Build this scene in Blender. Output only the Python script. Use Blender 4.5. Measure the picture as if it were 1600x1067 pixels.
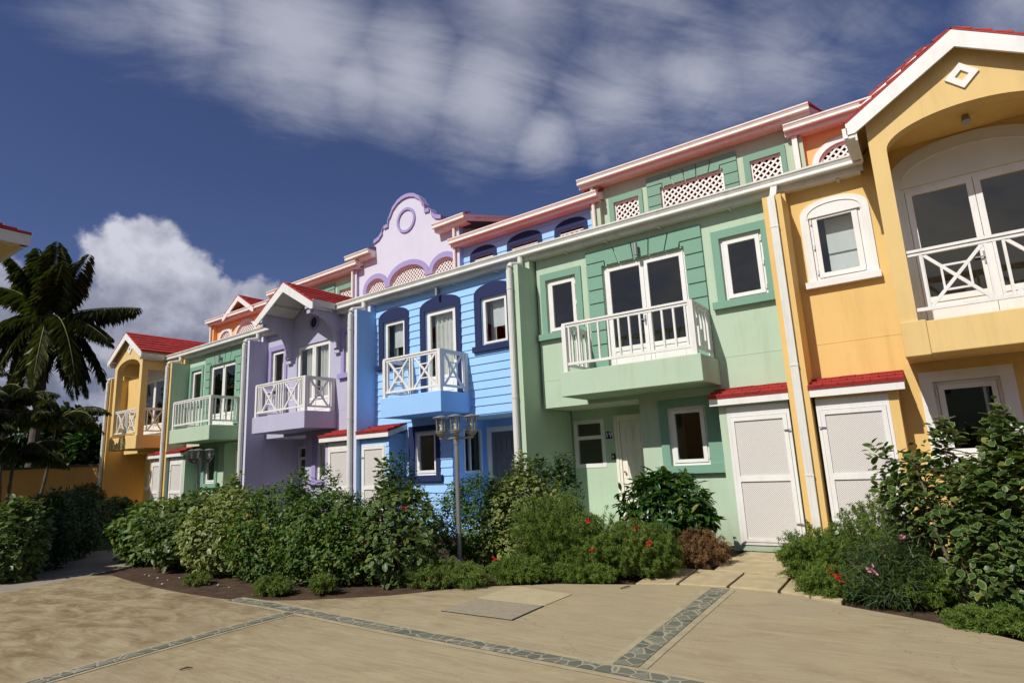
import bpy, bmesh, math, random
import numpy as np
from mathutils import Vector, Matrix
R = math.radians
for o in list(bpy.data.objects): bpy.data.objects.remove(o)
SC = bpy.context.scene
COL = SC.collection

# ------------------------------------------------------------------ camera
YAW, PITCH, ROLL, FPX, EYE = R(34.35), R(11.45), R(-2.69), 945.0, 1.6
fw = Vector((-math.sin(YAW)*math.cos(PITCH), math.cos(YAW)*math.cos(PITCH), math.sin(PITCH)))
r0 = Vector((math.cos(YAW), math.sin(YAW), 0)); u0 = r0.cross(fw)
rt = math.cos(ROLL)*r0+math.sin(ROLL)*u0; up = -math.sin(ROLL)*r0+math.cos(ROLL)*u0
cd = bpy.data.cameras.new('camera'); cam = bpy.data.objects.new('camera', cd); COL.objects.link(cam)
M = Matrix.Identity(4)
for i in range(3):
    M[i][0] = rt[i]; M[i][1] = up[i]; M[i][2] = -fw[i]
M[0][3], M[1][3], M[2][3] = 0, 0, EYE
cam.matrix_world = M
cd.sensor_width = 36; cd.sensor_fit = 'HORIZONTAL'; cd.lens = FPX/1600*36
cd.clip_start = .05; cd.clip_end = 3000
SC.camera = cam
def pixdir(x, y):
    return ((x-800)*rt-(y-533.5)*up+FPX*fw).normalized()

# ------------------------------------------------------------------ light
SUN = Vector((-.20, -1.0, 1.0)).normalized()
sl = bpy.data.lights.new('sun', 'SUN'); sl.energy = 4.6; sl.angle = R(.5); sl.color = (1, .955, .88)
so = bpy.data.objects.new('sun', sl); COL.objects.link(so)
so.rotation_euler = SUN.to_track_quat('Z', 'Y').to_euler()
SC.view_settings.view_transform = 'Standard'; SC.view_settings.look = 'None'
SC.view_settings.gamma = 1; SC.view_settings.exposure = 0.0

# ------------------------------------------------------------------ node helpers
class NT:
    def __init__(s, tree): s.t = tree; s.n = tree.nodes; s.l = tree.links
    def new(s, ty, **k):
        n = s.n.new(ty)
        for a, b in k.items(): setattr(n, a, b)
        return n
    def link(s, a, b): s.l.new(a, b)
    def setin(s, n, i, v):
        if hasattr(v, 'is_linked') or isinstance(v, bpy.types.NodeSocket): s.link(v, n.inputs[i])
        else: n.inputs[i].default_value = v
    def math(s, op, a, b=0.0, c=None, clamp=False):
        n = s.new('ShaderNodeMath', operation=op, use_clamp=clamp)
        s.setin(n, 0, a); s.setin(n, 1, b)
        if c is not None: s.setin(n, 2, c)
        return n.outputs[0]
    def vmath(s, op, a, b=None, out=0):
        n = s.new('ShaderNodeVectorMath', operation=op); s.setin(n, 0, a)
        if b is not None: s.setin(n, 1, b)
        return n.outputs['Value'] if op in ('DOT_PRODUCT', 'LENGTH') else n.outputs[0]
    def scale(s, a, f):
        n = s.new('ShaderNodeVectorMath', operation='SCALE'); s.setin(n, 0, a); s.setin(n, 'Scale', f); return n.outputs[0]
    def mapr(s, v, a, b, c=0.0, d=1.0, smooth=False):
        n = s.new('ShaderNodeMapRange', interpolation_type='SMOOTHSTEP' if smooth else 'LINEAR')
        s.setin(n, 0, v); s.setin(n, 1, a); s.setin(n, 2, b); s.setin(n, 3, c); s.setin(n, 4, d); return n.outputs[0]
    def noise(s, v, scale, detail=4, rough=.55, dist=0.0, col=False):
        n = s.new('ShaderNodeTexNoise'); s.setin(n, 'Vector', v); s.setin(n, 'Scale', scale)
        s.setin(n, 'Detail', detail); s.setin(n, 'Roughness', rough); s.setin(n, 'Distortion', dist)
        return n.outputs[1 if col else 0]
    def mix(s, f, a, b, mode='MIX'):
        n = s.new('ShaderNodeMix', data_type='RGBA', blend_type=mode)
        s.setin(n, 0, f); s.setin(n, 6, a if not isinstance(a, tuple) else (*a, 1)[:4]); s.setin(n, 7, b if not isinstance(b, tuple) else (*b, 1)[:4])
        return n.outputs[2]

# ------------------------------------------------------------------ world: sky and clouds
W = bpy.data.worlds.new('World'); SC.world = W; W.use_nodes = True
w = NT(W.node_tree); w.n.clear()
sky = w.new('ShaderNodeTexSky', sky_type='NISHITA'); sky.sun_disc = False
sky.sun_elevation = math.asin(SUN.z); sky.sun_rotation = math.atan2(SUN.x, SUN.y)
sky.altitude = 0; sky.air_density = 1.0; sky.dust_density = .3; sky.ozone_density = 2.5
tc = w.new('ShaderNodeTexCoord'); D = tc.outputs['Generated']
def blobs(lst, wob):
    out = None
    for (x, y, rad, wt) in lst:
        c = pixdir(x, y)
        dd = w.vmath('DOT_PRODUCT', wob, tuple(c))
        ang = w.math('ARCCOSINE', w.math('MINIMUM', dd, .99999))
        v = w.mapr(ang, 0.0, rad/FPX, wt, 0.0)
        out = v if out is None else w.math('MAXIMUM', out, v)
    return out
CLANG = 58.0
# high thin cloud, textured on a plane overhead
sep = w.new('ShaderNodeSeparateXYZ'); w.link(D, sep.inputs[0])
dz = w.math('MAXIMUM', sep.outputs[2], .06)
cx = w.math('DIVIDE', sep.outputs[0], dz); cy = w.math('DIVIDE', sep.outputs[1], dz)
cmb = w.new('ShaderNodeCombineXYZ'); w.link(cx, cmb.inputs[0]); w.link(cy, cmb.inputs[1])
P2 = cmb.outputs[0]
ca, sa = math.cos(R(CLANG)), math.sin(R(CLANG))
cm2 = w.new('ShaderNodeCombineXYZ'); w.link(w.math('MULTIPLY', w.vmath('DOT_PRODUCT', P2, (ca, sa, 0)), .55), cm2.inputs[0]); w.link(w.math('MULTIPLY', w.vmath('DOT_PRODUCT', P2, (-sa, ca, 0)), 1.6), cm2.inputs[1])
PS = cm2.outputs[0]
n1 = w.noise(PS, 1.8, 10, .62, 1.0); n2 = w.math('MULTIPLY_ADD', w.noise(P2, 4.2, 9, .62, .7), .6, w.math('MULTIPLY', w.noise(PS, 6.0, 8, .6, .6), .4))
hi = blobs([(230, -60, 190, .85), (300, 20, 130, .9), (460, 50, 190, 1.15), (400, 110, 90, .75), (560, 120, 110, 1.0), (640, 110, 150, 1.15), (760, 150, 150, 1.2), (850, 215, 95, 1.05), (960, 150, 170, .9),
            (800, 10, 200, .9), (1090, 120, 170, .8), (1210, 80, 170, .75), (1330, 60, 130, .5), (1000, -60, 240, .8), (150, 0, 110, .55), (1610, -10, 90, 1.0), (940, 250, 55, .6)], D)
hm = w.math('ADD', hi, w.math('MULTIPLY', w.math('SUBTRACT', n1, .5), .95))
hm = w.math('ADD', hm, w.math('MULTIPLY', w.math('SUBTRACT', n2, .5), .75))
back = w.mapr(sep.outputs[1], -.15, -.55, 0.0, .60)
hm = w.math('ADD', hm, back)
bc = w.mapr(w.noise(D, 3.2, 9, .6, .4), .42, .66, 0.0, 1.0, True)
bcl = w.math('MULTIPLY', bc, w.mapr(sep.outputs[1], -.05, -.35, 0.0, .9))
hm = w.mapr(hm, .14, 1.15, 0.0, .80, True)
# cumulus near the horizon
nc = w.noise(D, 9.0, 8, .58, .15); nf = w.noise(D, 24.0, 6, .6)
lo = blobs([(215, 420, 95, 1.05), (300, 430, 60, .8), (250, 490, 125, 1.1), (130, 530, 125, 1.1), (345, 510, 100, 1.0), (405, 470, 55, .8), (10, 500, 120, 1.0),
            (300, 590, 120, 1.0), (60, 600, 110, .5), (170, 660, 60, .7), (450, 520, 60, .7), (-150, 520, 170, 1.1), (-60, 700, 120, .7)], D)
lm = w.math('ADD', lo, w.math('MULTIPLY', w.math('SUBTRACT', nc, .5), 1.1))
lm = w.math('ADD', lm, w.math('MULTIPLY', w.math('SUBTRACT', nf, .5), .35))
lm = w.mapr(lm, .22, .42, 0.0, .97, True)
shift = w.vmath('ADD', D, (.01, .0, -.035))
ns = w.noise(shift, 9.0, 8, .58, .15)
lit = w.mapr(w.math('SUBTRACT', nc, ns), -.12, .12, 0.0, 1.0)
el = w.mapr(sep.outputs[2], .14, .36, 0.0, 1.0, True)
litc = w.math('ADD', w.math('MULTIPLY', lit, .55), w.math('MULTIPLY', el, .5), clamp=True)
bg1 = w.new('ShaderNodeBackground'); w.setin(bg1, 1, .052)
tint = w.mix(1.0, sky.outputs[0], (.92, .90, 1.25, 1), 'MULTIPLY')
w.link(tint, bg1.inputs[0])
bgh = w.new('ShaderNodeBackground'); w.setin(bgh, 0, (.53, .55, .64, 1)); w.setin(bgh, 1, .95)
bgl = w.new('ShaderNodeBackground'); w.link(w.mix(litc, (.17, .19, .27), (.64, .645, .74)), bgl.inputs[0]); w.setin(bgl, 1, 1.0)
m1 = w.new('ShaderNodeMixShader'); w.link(hm, m1.inputs[0]); w.link(bg1.outputs[0], m1.inputs[1]); w.link(bgh.outputs[0], m1.inputs[2])
m2 = w.new('ShaderNodeMixShader'); w.link(lm, m2.inputs[0]); w.link(m1.outputs[0], m2.inputs[1]); w.link(bgl.outputs[0], m2.inputs[2])
m3 = w.new('ShaderNodeMixShader'); bgb = w.new('ShaderNodeBackground'); w.setin(bgb, 0, (.66, .66, .68, 1)); w.link(bcl, m3.inputs[0]); w.link(m2.outputs[0], m3.inputs[1]); w.link(bgb.outputs[0], m3.inputs[2])
ow = w.new('ShaderNodeOutputWorld'); w.link(m3.outputs[0], ow.inputs[0])

# ------------------------------------------------------------------ materials
MATS = {}
def pmat(name, col, rough=.6, var=.06, vscale=1.2, bump=.0, bscale=60, spec=.3, metal=0, col2=None, extra=None):
    if name in MATS: return MATS[name]
    m = bpy.data.materials.new(name); m.use_nodes = True; t = NT(m.node_tree)
    b = t.n['Principled BSDF']
    geo = t.new('ShaderNodeNewGeometry'); P = geo.outputs['Position']
    n = t.noise(P, vscale, 5, .6)
    c2 = col2 if col2 else tuple(c*(1-var*3) for c in col)
    c = t.mix(t.mapr(n, .35, .75), tuple(col), c2)
    if extra: c = extra(t, P, c)
    t.link(c, b.inputs['Base Color'])
    b.inputs['Roughness'].default_value = rough; b.inputs['Specular IOR Level'].default_value = spec; b.inputs['Metallic'].default_value = metal
    if bump > 0:
        bn = t.new('ShaderNodeBump'); t.setin(bn, 'Strength', bump); t.setin(bn, 'Distance', .01)
        t.link(t.noise(P, bscale, 4, .6), bn.inputs['Height']); t.link(bn.outputs[0], b.inputs['Normal'])
    MATS[name] = m; return m
def stains(amount):
    # rain streaks, uneven fading and splash dirt near the ground
    def f(t, P, c):
        n = t.noise(t.vmath('MULTIPLY', P, (6.0, 6.0, .45)), 1.0, 5, .65)
        c = t.mix(t.mapr(n, .52, .85, 0.0, amount), c, t.mix(1.0, c, (.70, .66, .58, 1), 'MULTIPLY'))
        c = t.mix(t.mapr(t.noise(P, .9, 4, .6, .8), .45, .75, 0.0, amount*.5), c, t.mix(1.0, c, (.84, .82, .78, 1), 'MULTIPLY'))
        s = t.new('ShaderNodeSeparateXYZ'); t.link(P, s.inputs[0])
        z = t.math('ADD', s.outputs[2], t.math('MULTIPLY', t.noise(t.vmath('MULTIPLY', P, (4, 4, 1.5)), 1.0, 5, .65), -.9))
        return t.mix(t.mapr(z, -.40, .15, amount*.9, 0.0), c, t.mix(1.0, c, (.60, .52, .42, 1), 'MULTIPLY'))
    return f
def plaster(name, col, am=.5): return pmat(name, col, .75, .025, .7, .22, 90, .2, extra=stains(am))
GREEN = plaster('pale green render', (.44, .56, .42)); GTRIM = plaster('green trim paint', (.19, .345, .26), .15)
YELLOW = plaster('yellow render', (.72, .49, .185)); YPALE = plaster('pale yellow render', (.71, .51, .22))
ORANGE = plaster('orange render', (.84, .47, .20))
BLUE = plaster('sky blue paint', (.32, .56, .90), .12); NAVY = plaster('navy trim paint', (.019, .028, .088), .1)
LILAC = plaster('lilac render', (.46, .45, .59)); LTRIM = plaster('violet trim paint', (.34, .29, .53), .15); LPALE = plaster('pale lilac render', (.60, .60, .71), .15)
WHITE = pmat('white paint', (.76, .75, .73), .45, .03, 3, .05, 60, .4, extra=stains(.5))
CREAM = pmat('cream paint', (.80, .76, .66), .5, .02, 3, .05, 60, .35, extra=stains(.4))
GUT = pmat('white gutter', (.70, .70, .66), .4, .05, 2, 0, 60, .4, extra=stains(.8))
PINK = pmat('white attic paint', (.78, .74, .68), .45, .03, 2, 0, 60, .35, extra=stains(.5))
SOFF = pmat('soffit', (.62, .62, .55), .7, .04)
RED = pmat('red tiles', (.42, .045, .040), .65, .12, 3, .4, 60, .25, col2=(.28, .034, .030))
LATT = pmat('lattice paint', (.84, .80, .76), .5, .02)
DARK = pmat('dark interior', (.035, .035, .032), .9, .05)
INTR = pmat('room walls', (.16, .15, .13), .9, .05)
METAL = pmat('grey metal', (.30, .30, .305), .42, .05, 8, 0, 60, .5, .55)
BLACK = pmat('black plastic', (.012, .012, .014), .45, .02)
CURT = pmat('white curtain', (.74, .74, .72), .9, .04, 6)
BLIND = pmat('white blind', (.72, .74, .77), .9, .03, 5)
BLUEINK = pmat('blue enamel', (.012, .022, .12), .35, .02)
BULB = pmat('bulb', (.75, .74, .66), .25, .01)
BARK = pmat('bark', (.13, .10, .07), .9, .12, 8, .5, 30)
PTRUNK = pmat('palm trunk', (.12, .10, .075), .9, .12, 5, .5, 20)
GDOOR = pmat('dark door paint', (.17, .15, .14), .5, .05)
GREYW = pmat('grey white paint', (.66, .66, .62), .5, .04)

def glassmat():
    m = bpy.data.materials.new('window glass'); m.use_nodes = True; t = NT(m.node_tree); t.n.clear()
    g = t.new('ShaderNodeBsdfGlossy'); t.setin(g, 'Roughness', .015); t.setin(g, 'Color', (1, .93, .78, 1))
    tr = t.new('ShaderNodeBsdfTransparent'); t.setin(tr, 'Color', (.80, .84, .82, 1))
    ge = t.new('ShaderNodeNewGeometry'); cs = t.math('ABSOLUTE', t.vmath('DOT_PRODUCT', ge.outputs['Normal'], ge.outputs['Incoming']))
    fac = t.math('ADD', t.math('MULTIPLY', t.math('POWER', t.math('SUBTRACT', 1.0, cs, clamp=True), 5.0), .90), .10, clamp=True)
    mx = t.new('ShaderNodeMixShader'); t.link(fac, mx.inputs[0]); t.link(tr.outputs[0], mx.inputs[1]); t.link(g.outputs[0], mx.inputs[2])
    o = t.new('ShaderNodeOutputMaterial'); t.link(mx.outputs[0], o.inputs[0]); return m
GLASS = glassmat()
def meshmat():
    # fine diagonal lattice of the store doors
    m = bpy.data.materials.new('fine lattice board'); m.use_nodes = True; t = NT(m.node_tree); b = t.n['Principled BSDF']
    tcn = t.new('ShaderNodeTexCoord'); s = t.new('ShaderNodeSeparateXYZ'); t.link(tcn.outputs['Object'], s.inputs[0])
    a = t.math('ADD', s.outputs[0], s.outputs[2]); c = t.math('SUBTRACT', s.outputs[0], s.outputs[2])
    k = 30.0
    fa = t.math('ABSOLUTE', t.math('SUBTRACT', t.math('FRACT', t.math('MULTIPLY', a, k)), .5))
    fc = t.math('ABSOLUTE', t.math('SUBTRACT', t.math('FRACT', t.math('MULTIPLY', c, k)), .5))
    hole = t.math('MULTIPLY', t.math('LESS_THAN', fa, .30), t.math('LESS_THAN', fc, .43))
    t.link(t.mix(hole, (.76, .73, .69), (.36, .34, .32)), b.inputs['Base Color']); b.inputs['Roughness'].default_value = .6
    return m
MESHM = meshmat()

# ------------------------------------------------------------------ mesh builder
class MB:
    def __init__(s): s.v = []; s.f = []; s.m = []; s.cur = 0
    def add(s, vs, fs):
        k = len(s.v); s.v += [tuple(p) for p in vs]
        for f in fs: s.f.append(tuple(i+k for i in f)); s.m.append(s.cur)
    def quad(s, a, b, c, d): s.add([a, b, c, d], [(0, 1, 2, 3)])
    def box(s, x0, x1, y0, y1, z0, z1):
        if x0 > x1: x0, x1 = x1, x0
        if y0 > y1: y0, y1 = y1, y0
        if z0 > z1: z0, z1 = z1, z0
        s.add([(x0, y0, z0), (x1, y0, z0), (x1, y1, z0), (x0, y1, z0), (x0, y0, z1), (x1, y0, z1), (x1, y1, z1), (x0, y1, z1)],
              [(0, 3, 2, 1), (4, 5, 6, 7), (0, 1, 5, 4), (1, 2, 6, 5), (2, 3, 7, 6), (3, 0, 4, 7)])
    def prism(s, poly, a, b, axis='y'):
        # poly of 2D points; axis y: (x,z); axis x: (y,z); axis z: (x,y)
        n = len(poly)
        P = {'y': lambda p, t: (p[0], t, p[1]), 'x': lambda p, t: (t, p[0], p[1]), 'z': lambda p, t: (p[0], p[1], t)}[axis]
        vs = [P(p, a) for p in poly]+[P(p, b) for p in poly]
        s.add(vs, [tuple(range(n)), tuple(range(2*n-1, n-1, -1))]+[(i, i+n, (i+1) % n+n, (i+1) % n) for i in range(n)])
    def bar(s, p0, p1, wx, wy, upv=(0, 0, 1)):
        p0 = Vector(p0); p1 = Vector(p1); d = (p1-p0).normalized(); u = Vector(upv)
        a = d.cross(u)
        if a.length < 1e-4: a = d.cross(Vector((0, 1, 0)))
        a.normalize(); b = a.cross(d).normalized()
        vs = [p+a*sx*wx/2+b*sy*wy/2 for p in (p0, p1) for sx, sy in ((-1, -1), (1, -1), (1, 1), (-1, 1))]
        s.add(vs, [(0, 3, 2, 1), (4, 5, 6, 7), (0, 1, 5, 4), (1, 2, 6, 5), (2, 3, 7, 6), (3, 0, 4, 7)])
    def tube(s, pts, rad, n=8, caps=True):
        rings = []; pts = [Vector(p) for p in pts]
        rads = rad if isinstance(rad, (list, tuple)) else [rad]*len(pts)
        vs = []
        for i, p in enumerate(pts):
            d = (pts[min(i+1, len(pts)-1)]-pts[max(i-1, 0)]).normalized()
            a = d.cross(Vector((0.13, .31, .94)));
            if a.length < 1e-3: a = d.cross(Vector((1, 0, 0)))
            a.normalize(); b = d.cross(a).normalized()
            vs += [p+(a*math.cos(2*math.pi*k/n)+b*math.sin(2*math.pi*k/n))*rads[i] for k in range(n)]
        fs = []
        for i in range(len(pts)-1):
            for k in range(n): fs.append((i*n+k, i*n+(k+1) % n, (i+1)*n+(k+1) % n, (i+1)*n+k))
        if caps: fs += [tuple(range(n-1, -1, -1)), tuple(range((len(pts)-1)*n, len(pts)*n))]
        s.add(vs, fs)
    def lathe(s, prof, cx, cy, n=20):
        vs = []; fs = []
        for (r, z) in prof: vs += [(cx+r*math.cos(2*math.pi*k/n), cy+r*math.sin(2*math.pi*k/n), z) for k in range(n)]
        for i in range(len(prof)-1):
            for k in range(n): fs.append((i*n+k, i*n+(k+1) % n, (i+1)*n+(k+1) % n, (i+1)*n+k))
        s.add(vs, fs)
    def build(s, name, mats, parent=None, smooth=False, bevel=0, at=None):
        me = bpy.data.meshes.new(name); me.from_pydata(s.v, [], s.f)
        if not isinstance(mats, (list, tuple)): mats = [mats]
        for m in mats: me.materials.append(m)
        if len(mats) > 1: me.polygons.foreach_set('material_index', s.m)
        bm = bmesh.new(); bm.from_mesh(me); bmesh.ops.recalc_face_normals(bm, faces=bm.faces); bm.to_mesh(me); bm.free()
        if smooth: me.polygons.foreach_set('use_smooth', [True]*len(me.polygons))
        me.update()
        o = bpy.data.objects.new(name, me); COL.objects.link(o)
        if parent: o.parent = parent
        if bevel:
            md = o.modifiers.new('bevel', 'BEVEL'); md.width = bevel; md.segments = 2; md.limit_method = 'ANGLE'
        return o
def tag(o, label=None, cat=None, group=None, kind=None):
    if label: o['label'] = label
    if cat: o['category'] = cat
    if group: o['group'] = group
    if kind: o['kind'] = kind
    return o
def thing(name, label, cat, loc=(0, 0, 0), rz=0, group=None):
    o = bpy.data.objects.new(name, None); COL.objects.link(o); o.empty_display_size = .3
    o.location = loc; o.rotation_euler = (0, 0, rz); return tag(o, label, cat, group)

# ------------------------------------------------------------------ house pieces, all in the house's own frame
# x to the right along the front (0 = right edge of its right-hand party wall), y away from the street, z up
WL, BL, SH, RC, UW, UF, GU, GL = .66, -.41, .14, 1.9, 4.51, 4.33, 4.05, .33
XL, XR = -5.45, -.31
def wall(mb, x0, x1, z0, z1, y0, y1, holes=(), lap=0):
    xs = sorted({x0, x1} | {min(max(h[i], x0), x1) for h in holes for i in (0, 1)})
    zs = sorted({z0, z1} | {min(max(h[i], z0), z1) for h in holes for i in (2, 3)})
    solid = lambda a, b: not any(h[0] < a < h[1] and h[2] < b < h[3] for h in holes)
    nx, nz = len(xs)-1, len(zs)-1
    S = [[solid((xs[i]+xs[i+1])/2, (zs[j]+zs[j+1])/2) for j in range(nz)] for i in range(nx)]
    for i in range(nx):
        for j in range(nz):
            if not S[i][j]: continue
            a, b, c, d = xs[i], xs[i+1], zs[j], zs[j+1]
            if lap:
                k = math.floor(c/lap+1e-6)
                while k*lap < d-1e-6:
                    lo_, hi_ = max(c, k*lap), min(d, (k+1)*lap)
                    yl = y0-.022*(1-(lo_-k*lap)/lap)-.002; yh = y0-.022*(1-(hi_-k*lap)/lap)-.002
                    mb.quad((a, yl, lo_), (b, yl, lo_), (b, yh, hi_), (a, yh, hi_))
                    if lo_ == k*lap: mb.quad((a, y0-.002, lo_), (b, y0-.002, lo_), (b, yl, lo_), (a, yl, lo_))
                    k += 1
            else: mb.quad((a, y0, c), (b, y0, c), (b, y0, d), (a, y0, d))
            mb.quad((b, y1, c), (a, y1, c), (a, y1, d), (b, y1, d))
            if i == 0 or not S[i-1][j]: mb.quad((a, y1, c), (a, y0, c), (a, y0, d), (a, y1, d))
            if i == nx-1 or not S[i+1][j]: mb.quad((b, y0, c), (b, y1, c), (b, y1, d), (b, y0, d))
            if j == 0 or not S[i][j-1]: mb.quad((a, y1, c), (b, y1, c), (b, y0, c), (a, y0, c))
            if j == nz-1 or not S[i][j+1]: mb.quad((a, y0, d), (b, y0, d), (b, y1, d), (a, y1, d))
def ring(mb, x0, x1, z0, z1, wd, y0, y1, bot=None):
    b = wd if bot is None else bot
    mb.box(x0, x0+wd, y0, y1, z0, z1); mb.box(x1-wd, x1, y0, y1, z0, z1)
    mb.box(x0+wd, x1-wd, y0, y1, z1-wd, z1)
    if b > 0: mb.box(x0+wd, x1-wd, y0, y1, z0, z0+b)
def curtain(par, x0, x1, z0, z1, y, mat=None, waves=9, amp=.03, name='curtain'):
    mb = MB(); n = 60; vs = []
    for i in range(n+1):
        t = i/n; x = x0+(x1-x0)*t; yy = y+amp*math.sin(t*waves*2*math.pi)+amp*.4*math.sin(t*waves*5.1+1)
        vs += [(x, yy, z0), (x, yy, z1)]
    mb.add(vs, [(2*i, 2*i+2, 2*i+3, 2*i+1) for i in range(n)])
    return mb.build(name, mat or CURT, par, True)
def window(par, x0, x1, z0, z1, y=WL, glass=None, hinge=0, name='window', rec=.045):
    """white casement: outer frame, sash ring, pane"""
    gx0, gx1, gz0, gz1 = glass or (x0+.13, x1-.13, z0+.11, z1-.12)
    yf = y+rec; mb = MB()
    ring(mb, x0, x1, z0, z1, .045, yf, yf+.07)
    mb.box(x0+.052, gx0, yf-.018, yf+.05, z0+.05, z1-.05); mb.box(gx1, x1-.052, yf-.018, yf+.05, z0+.05, z1-.05)
    mb.box(gx0, gx1, yf-.018, yf+.05, gz1, z1-.05); mb.box(gx0, gx1, yf-.018, yf+.05, z0+.05, gz0)
    if hinge:
        hx = x0+.03 if hinge < 0 else x1-.03
        for z in (z0+.16, (z0+z1)/2, z1-.16): mb.box(hx-.012, hx+.012, yf-.035, yf-.012, z-.045, z+.045)
    w_ = mb.build(name, WHITE, par)
    g = MB(); g.quad((gx0, yf+.02, gz0), (gx1, yf+.02, gz0), (gx1, yf+.02, gz1), (gx0, yf+.02, gz1)); g.build('pane', GLASS, w_)
    return w_
def french(par, x0, x1, z0, z1, gz0, gz1, y=WL, name='balcony_door', mid=None, leaves=2, rec=.045, kick=True):
    yf = y+rec; mb = MB(); ring(mb, x0, x1, z0, z1, .05, yf, yf+.08, 0)
    xs = [x0+.056, x1-.056] if leaves == 1 else [x0+.056, (x0+x1)/2-.004, (x0+x1)/2+.004, x1-.056]
    panes = []
    for k in range(leaves):
        a, b = xs[2*k], xs[2*k+1]; st = .085
        mb.box(a, a+st, yf-.015, yf+.05, z0+.02, z1-.055); mb.box(b-st, b, yf-.015, yf+.05, z0+.02, z1-.055)
        mb.box(a+st, b-st, yf-.015, yf+.05, gz1, z1-.055); mb.box(a+st, b-st, yf-.015, yf+.05, gz0-.09, gz0)
        mb.box(a+st, b-st, yf+.0, yf+.04, z0+.10, gz0-.09); mb.box(a+st, b-st, yf-.015, yf+.05, z0+.02, z0+.10)
        mb.box(a+st+.05, b-st-.05, yf-.01, yf+.01, z0+.15, gz0-.14)
        panes.append((a+st, b-st))
    d = mb.build(name, WHITE, par)
    for a, b in panes:
        g = MB(); g.quad((a, yf+.02, gz0), (b, yf+.02, gz0), (b, yf+.02, gz1), (a, yf+.02, gz1)); g.build('pane', GLASS, d)
    h = MB(); hx = xs[1]-.04 if leaves == 2 else xs[1]-.045
    h.box(hx-.015, hx+.015, yf-.03, yf-.015, z0+.92, z0+1.12); h.bar((hx, yf-.05, z0+1.03), (hx-.12, yf-.05, z0+1.03), .018, .018); h.box(hx-.01, hx+.01, yf-.055, yf-.02, z0+1.02, z0+1.04)
    h.build('handle', METAL, d)
    return d
def arc_pts(cx, zs, hw, rise, n=14):
    return [(cx-hw*math.cos(math.pi*i/n), zs+rise*math.sin(math.pi*i/n)) for i in range(n+1)]
def surround_rect(par, x0, x1, z1, zs, mat, fx0, fx1, fz1, y=WL, sill=.14, name='window_surround'):
    mb = MB(); t = .035
    mb.box(x0, fx0, y-t, y+.001, zs, z1); mb.box(fx1, x1, y-t, y+.001, zs, z1); mb.box(fx0, fx1, y-t, y+.001, fz1, z1)
    if sill: mb.box(x0-.09, min(x1+.09, -.3), y-.10, y+.001, zs-sill, zs-.002)
    return mb.build(name, mat, par)
def surround_arch(par, x0, x1, fx0, fx1, fz1, zspring, ztop, zs, mat, y=WL, sill=.14, name='window_surround'):
    """flat band with a segmental head; rectangular light"""
    mb = MB(); t = .035; cx = (x0+x1)/2; hw = (x1-x0)/2
    A = [(cx-hw*math.cos(math.pi*i/18), zspring+(ztop-zspring)*math.sin(math.pi*i/18)**.8) for i in range(19)]
    poly = [(x1, zs), (x1, zspring)]+A[::-1][1:-1]+[(x0, zspring), (x0, zs)]
    mb.box(x0, fx0, y-t, y+.001, zs, zspring-.001); mb.box(fx1, x1, y-t, y+.001, zs, zspring-.001)
    low = min(fz1, zspring)
    if fz1 < zspring-.01: mb.box(fx0, fx1, y-t, y+.001, fz1, zspring-.001)
    mb.prism([(x0, zspring)]+A[1:-1]+[(x1, zspring)], y-t, y+.001)
    if sill: mb.box(x0-.05, x1+.05, y-.10, y+.001, zs-sill, zs-.002)
    return mb.build(name, mat, par)
def quoins(par, x0, x1, z0, z1, fx0, fx1, fz1, mat, y=WL, rows=.30, name='door_surround'):
    """rusticated blocks and flat-arch voussoirs with open joints"""
    mb = MB(); g = .0135; ya, yb = y-.05, y+.001; cx = (fx0+fx1)/2; Wd = fx1-fx0
    mb.box(x0+.01, x1-.01, y-.012, y+.002, z0, z1-.01) if False else None
    zt = z1-.27
    # side blocks
    z = zt
    while z > z0+.01:
        zb = max(z-rows, z0)
        mb.box(x0, fx0, ya, yb, zb+g, z-g); mb.box(fx1, x1, ya, yb, zb+g, z-g)
        z = zb
    e = .06*Wd
    bt = [fx0+e, cx-.28*Wd, cx-.09*Wd, cx+.09*Wd, cx+.28*Wd, fx1-e]
    tp = [x0-.2, cx-.34*Wd, cx-.11*Wd, cx+.11*Wd, cx+.34*Wd, x1+.2]
    for i in range(5):
        if i == 0: poly = [(x0, zt+g), (fx0+e-.03, zt+g), (fx0+e, fz1+g), (bt[1]-g, fz1+g), (tp[1]-g, z1), (x0, z1)]
        elif i == 4: poly = [(bt[4]+g, fz1+g), (fx1-e, fz1+g), (fx1-e+.03, zt+g), (x1, zt+g), (x1, z1), (tp[4]+g, z1)]
        else: poly = [(bt[i]+g, fz1+g), (bt[i+1]-g, fz1+g), (tp[i+1]-g, z1), (tp[i]+g, z1)]
        mb.prism(poly, ya, yb)
    for a, b in ((fx0, fx0+e-.03-g), (fx1-e+.03+g, fx1)): mb.box(a, b, ya, yb, fz1+g, zt-g)
    mb.build(name, mat, par)
def clip(poly, cl):
    out = poly
    for i in range(len(cl)):
        ax, az = cl[i]; bx, bz = cl[(i+1) % len(cl)]; inp = out; out = []
        if not inp: return []
        side = lambda p: (bx-ax)*(p[1]-az)-(bz-az)*(p[0]-ax)
        for j in range(len(inp)):
            p, q = inp[j-1], inp[j]; sp, sq = side(p), side(q)
            if sq >= 0:
                if sp < 0: t = sp/(sp-sq); out.append((p[0]+(q[0]-p[0])*t, p[1]+(q[1]-p[1])*t))
                out.append(q)
            elif sp >= 0: t = sp/(sp-sq); out.append((p[0]+(q[0]-p[0])*t, p[1]+(q[1]-p[1])*t))
    return out
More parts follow.
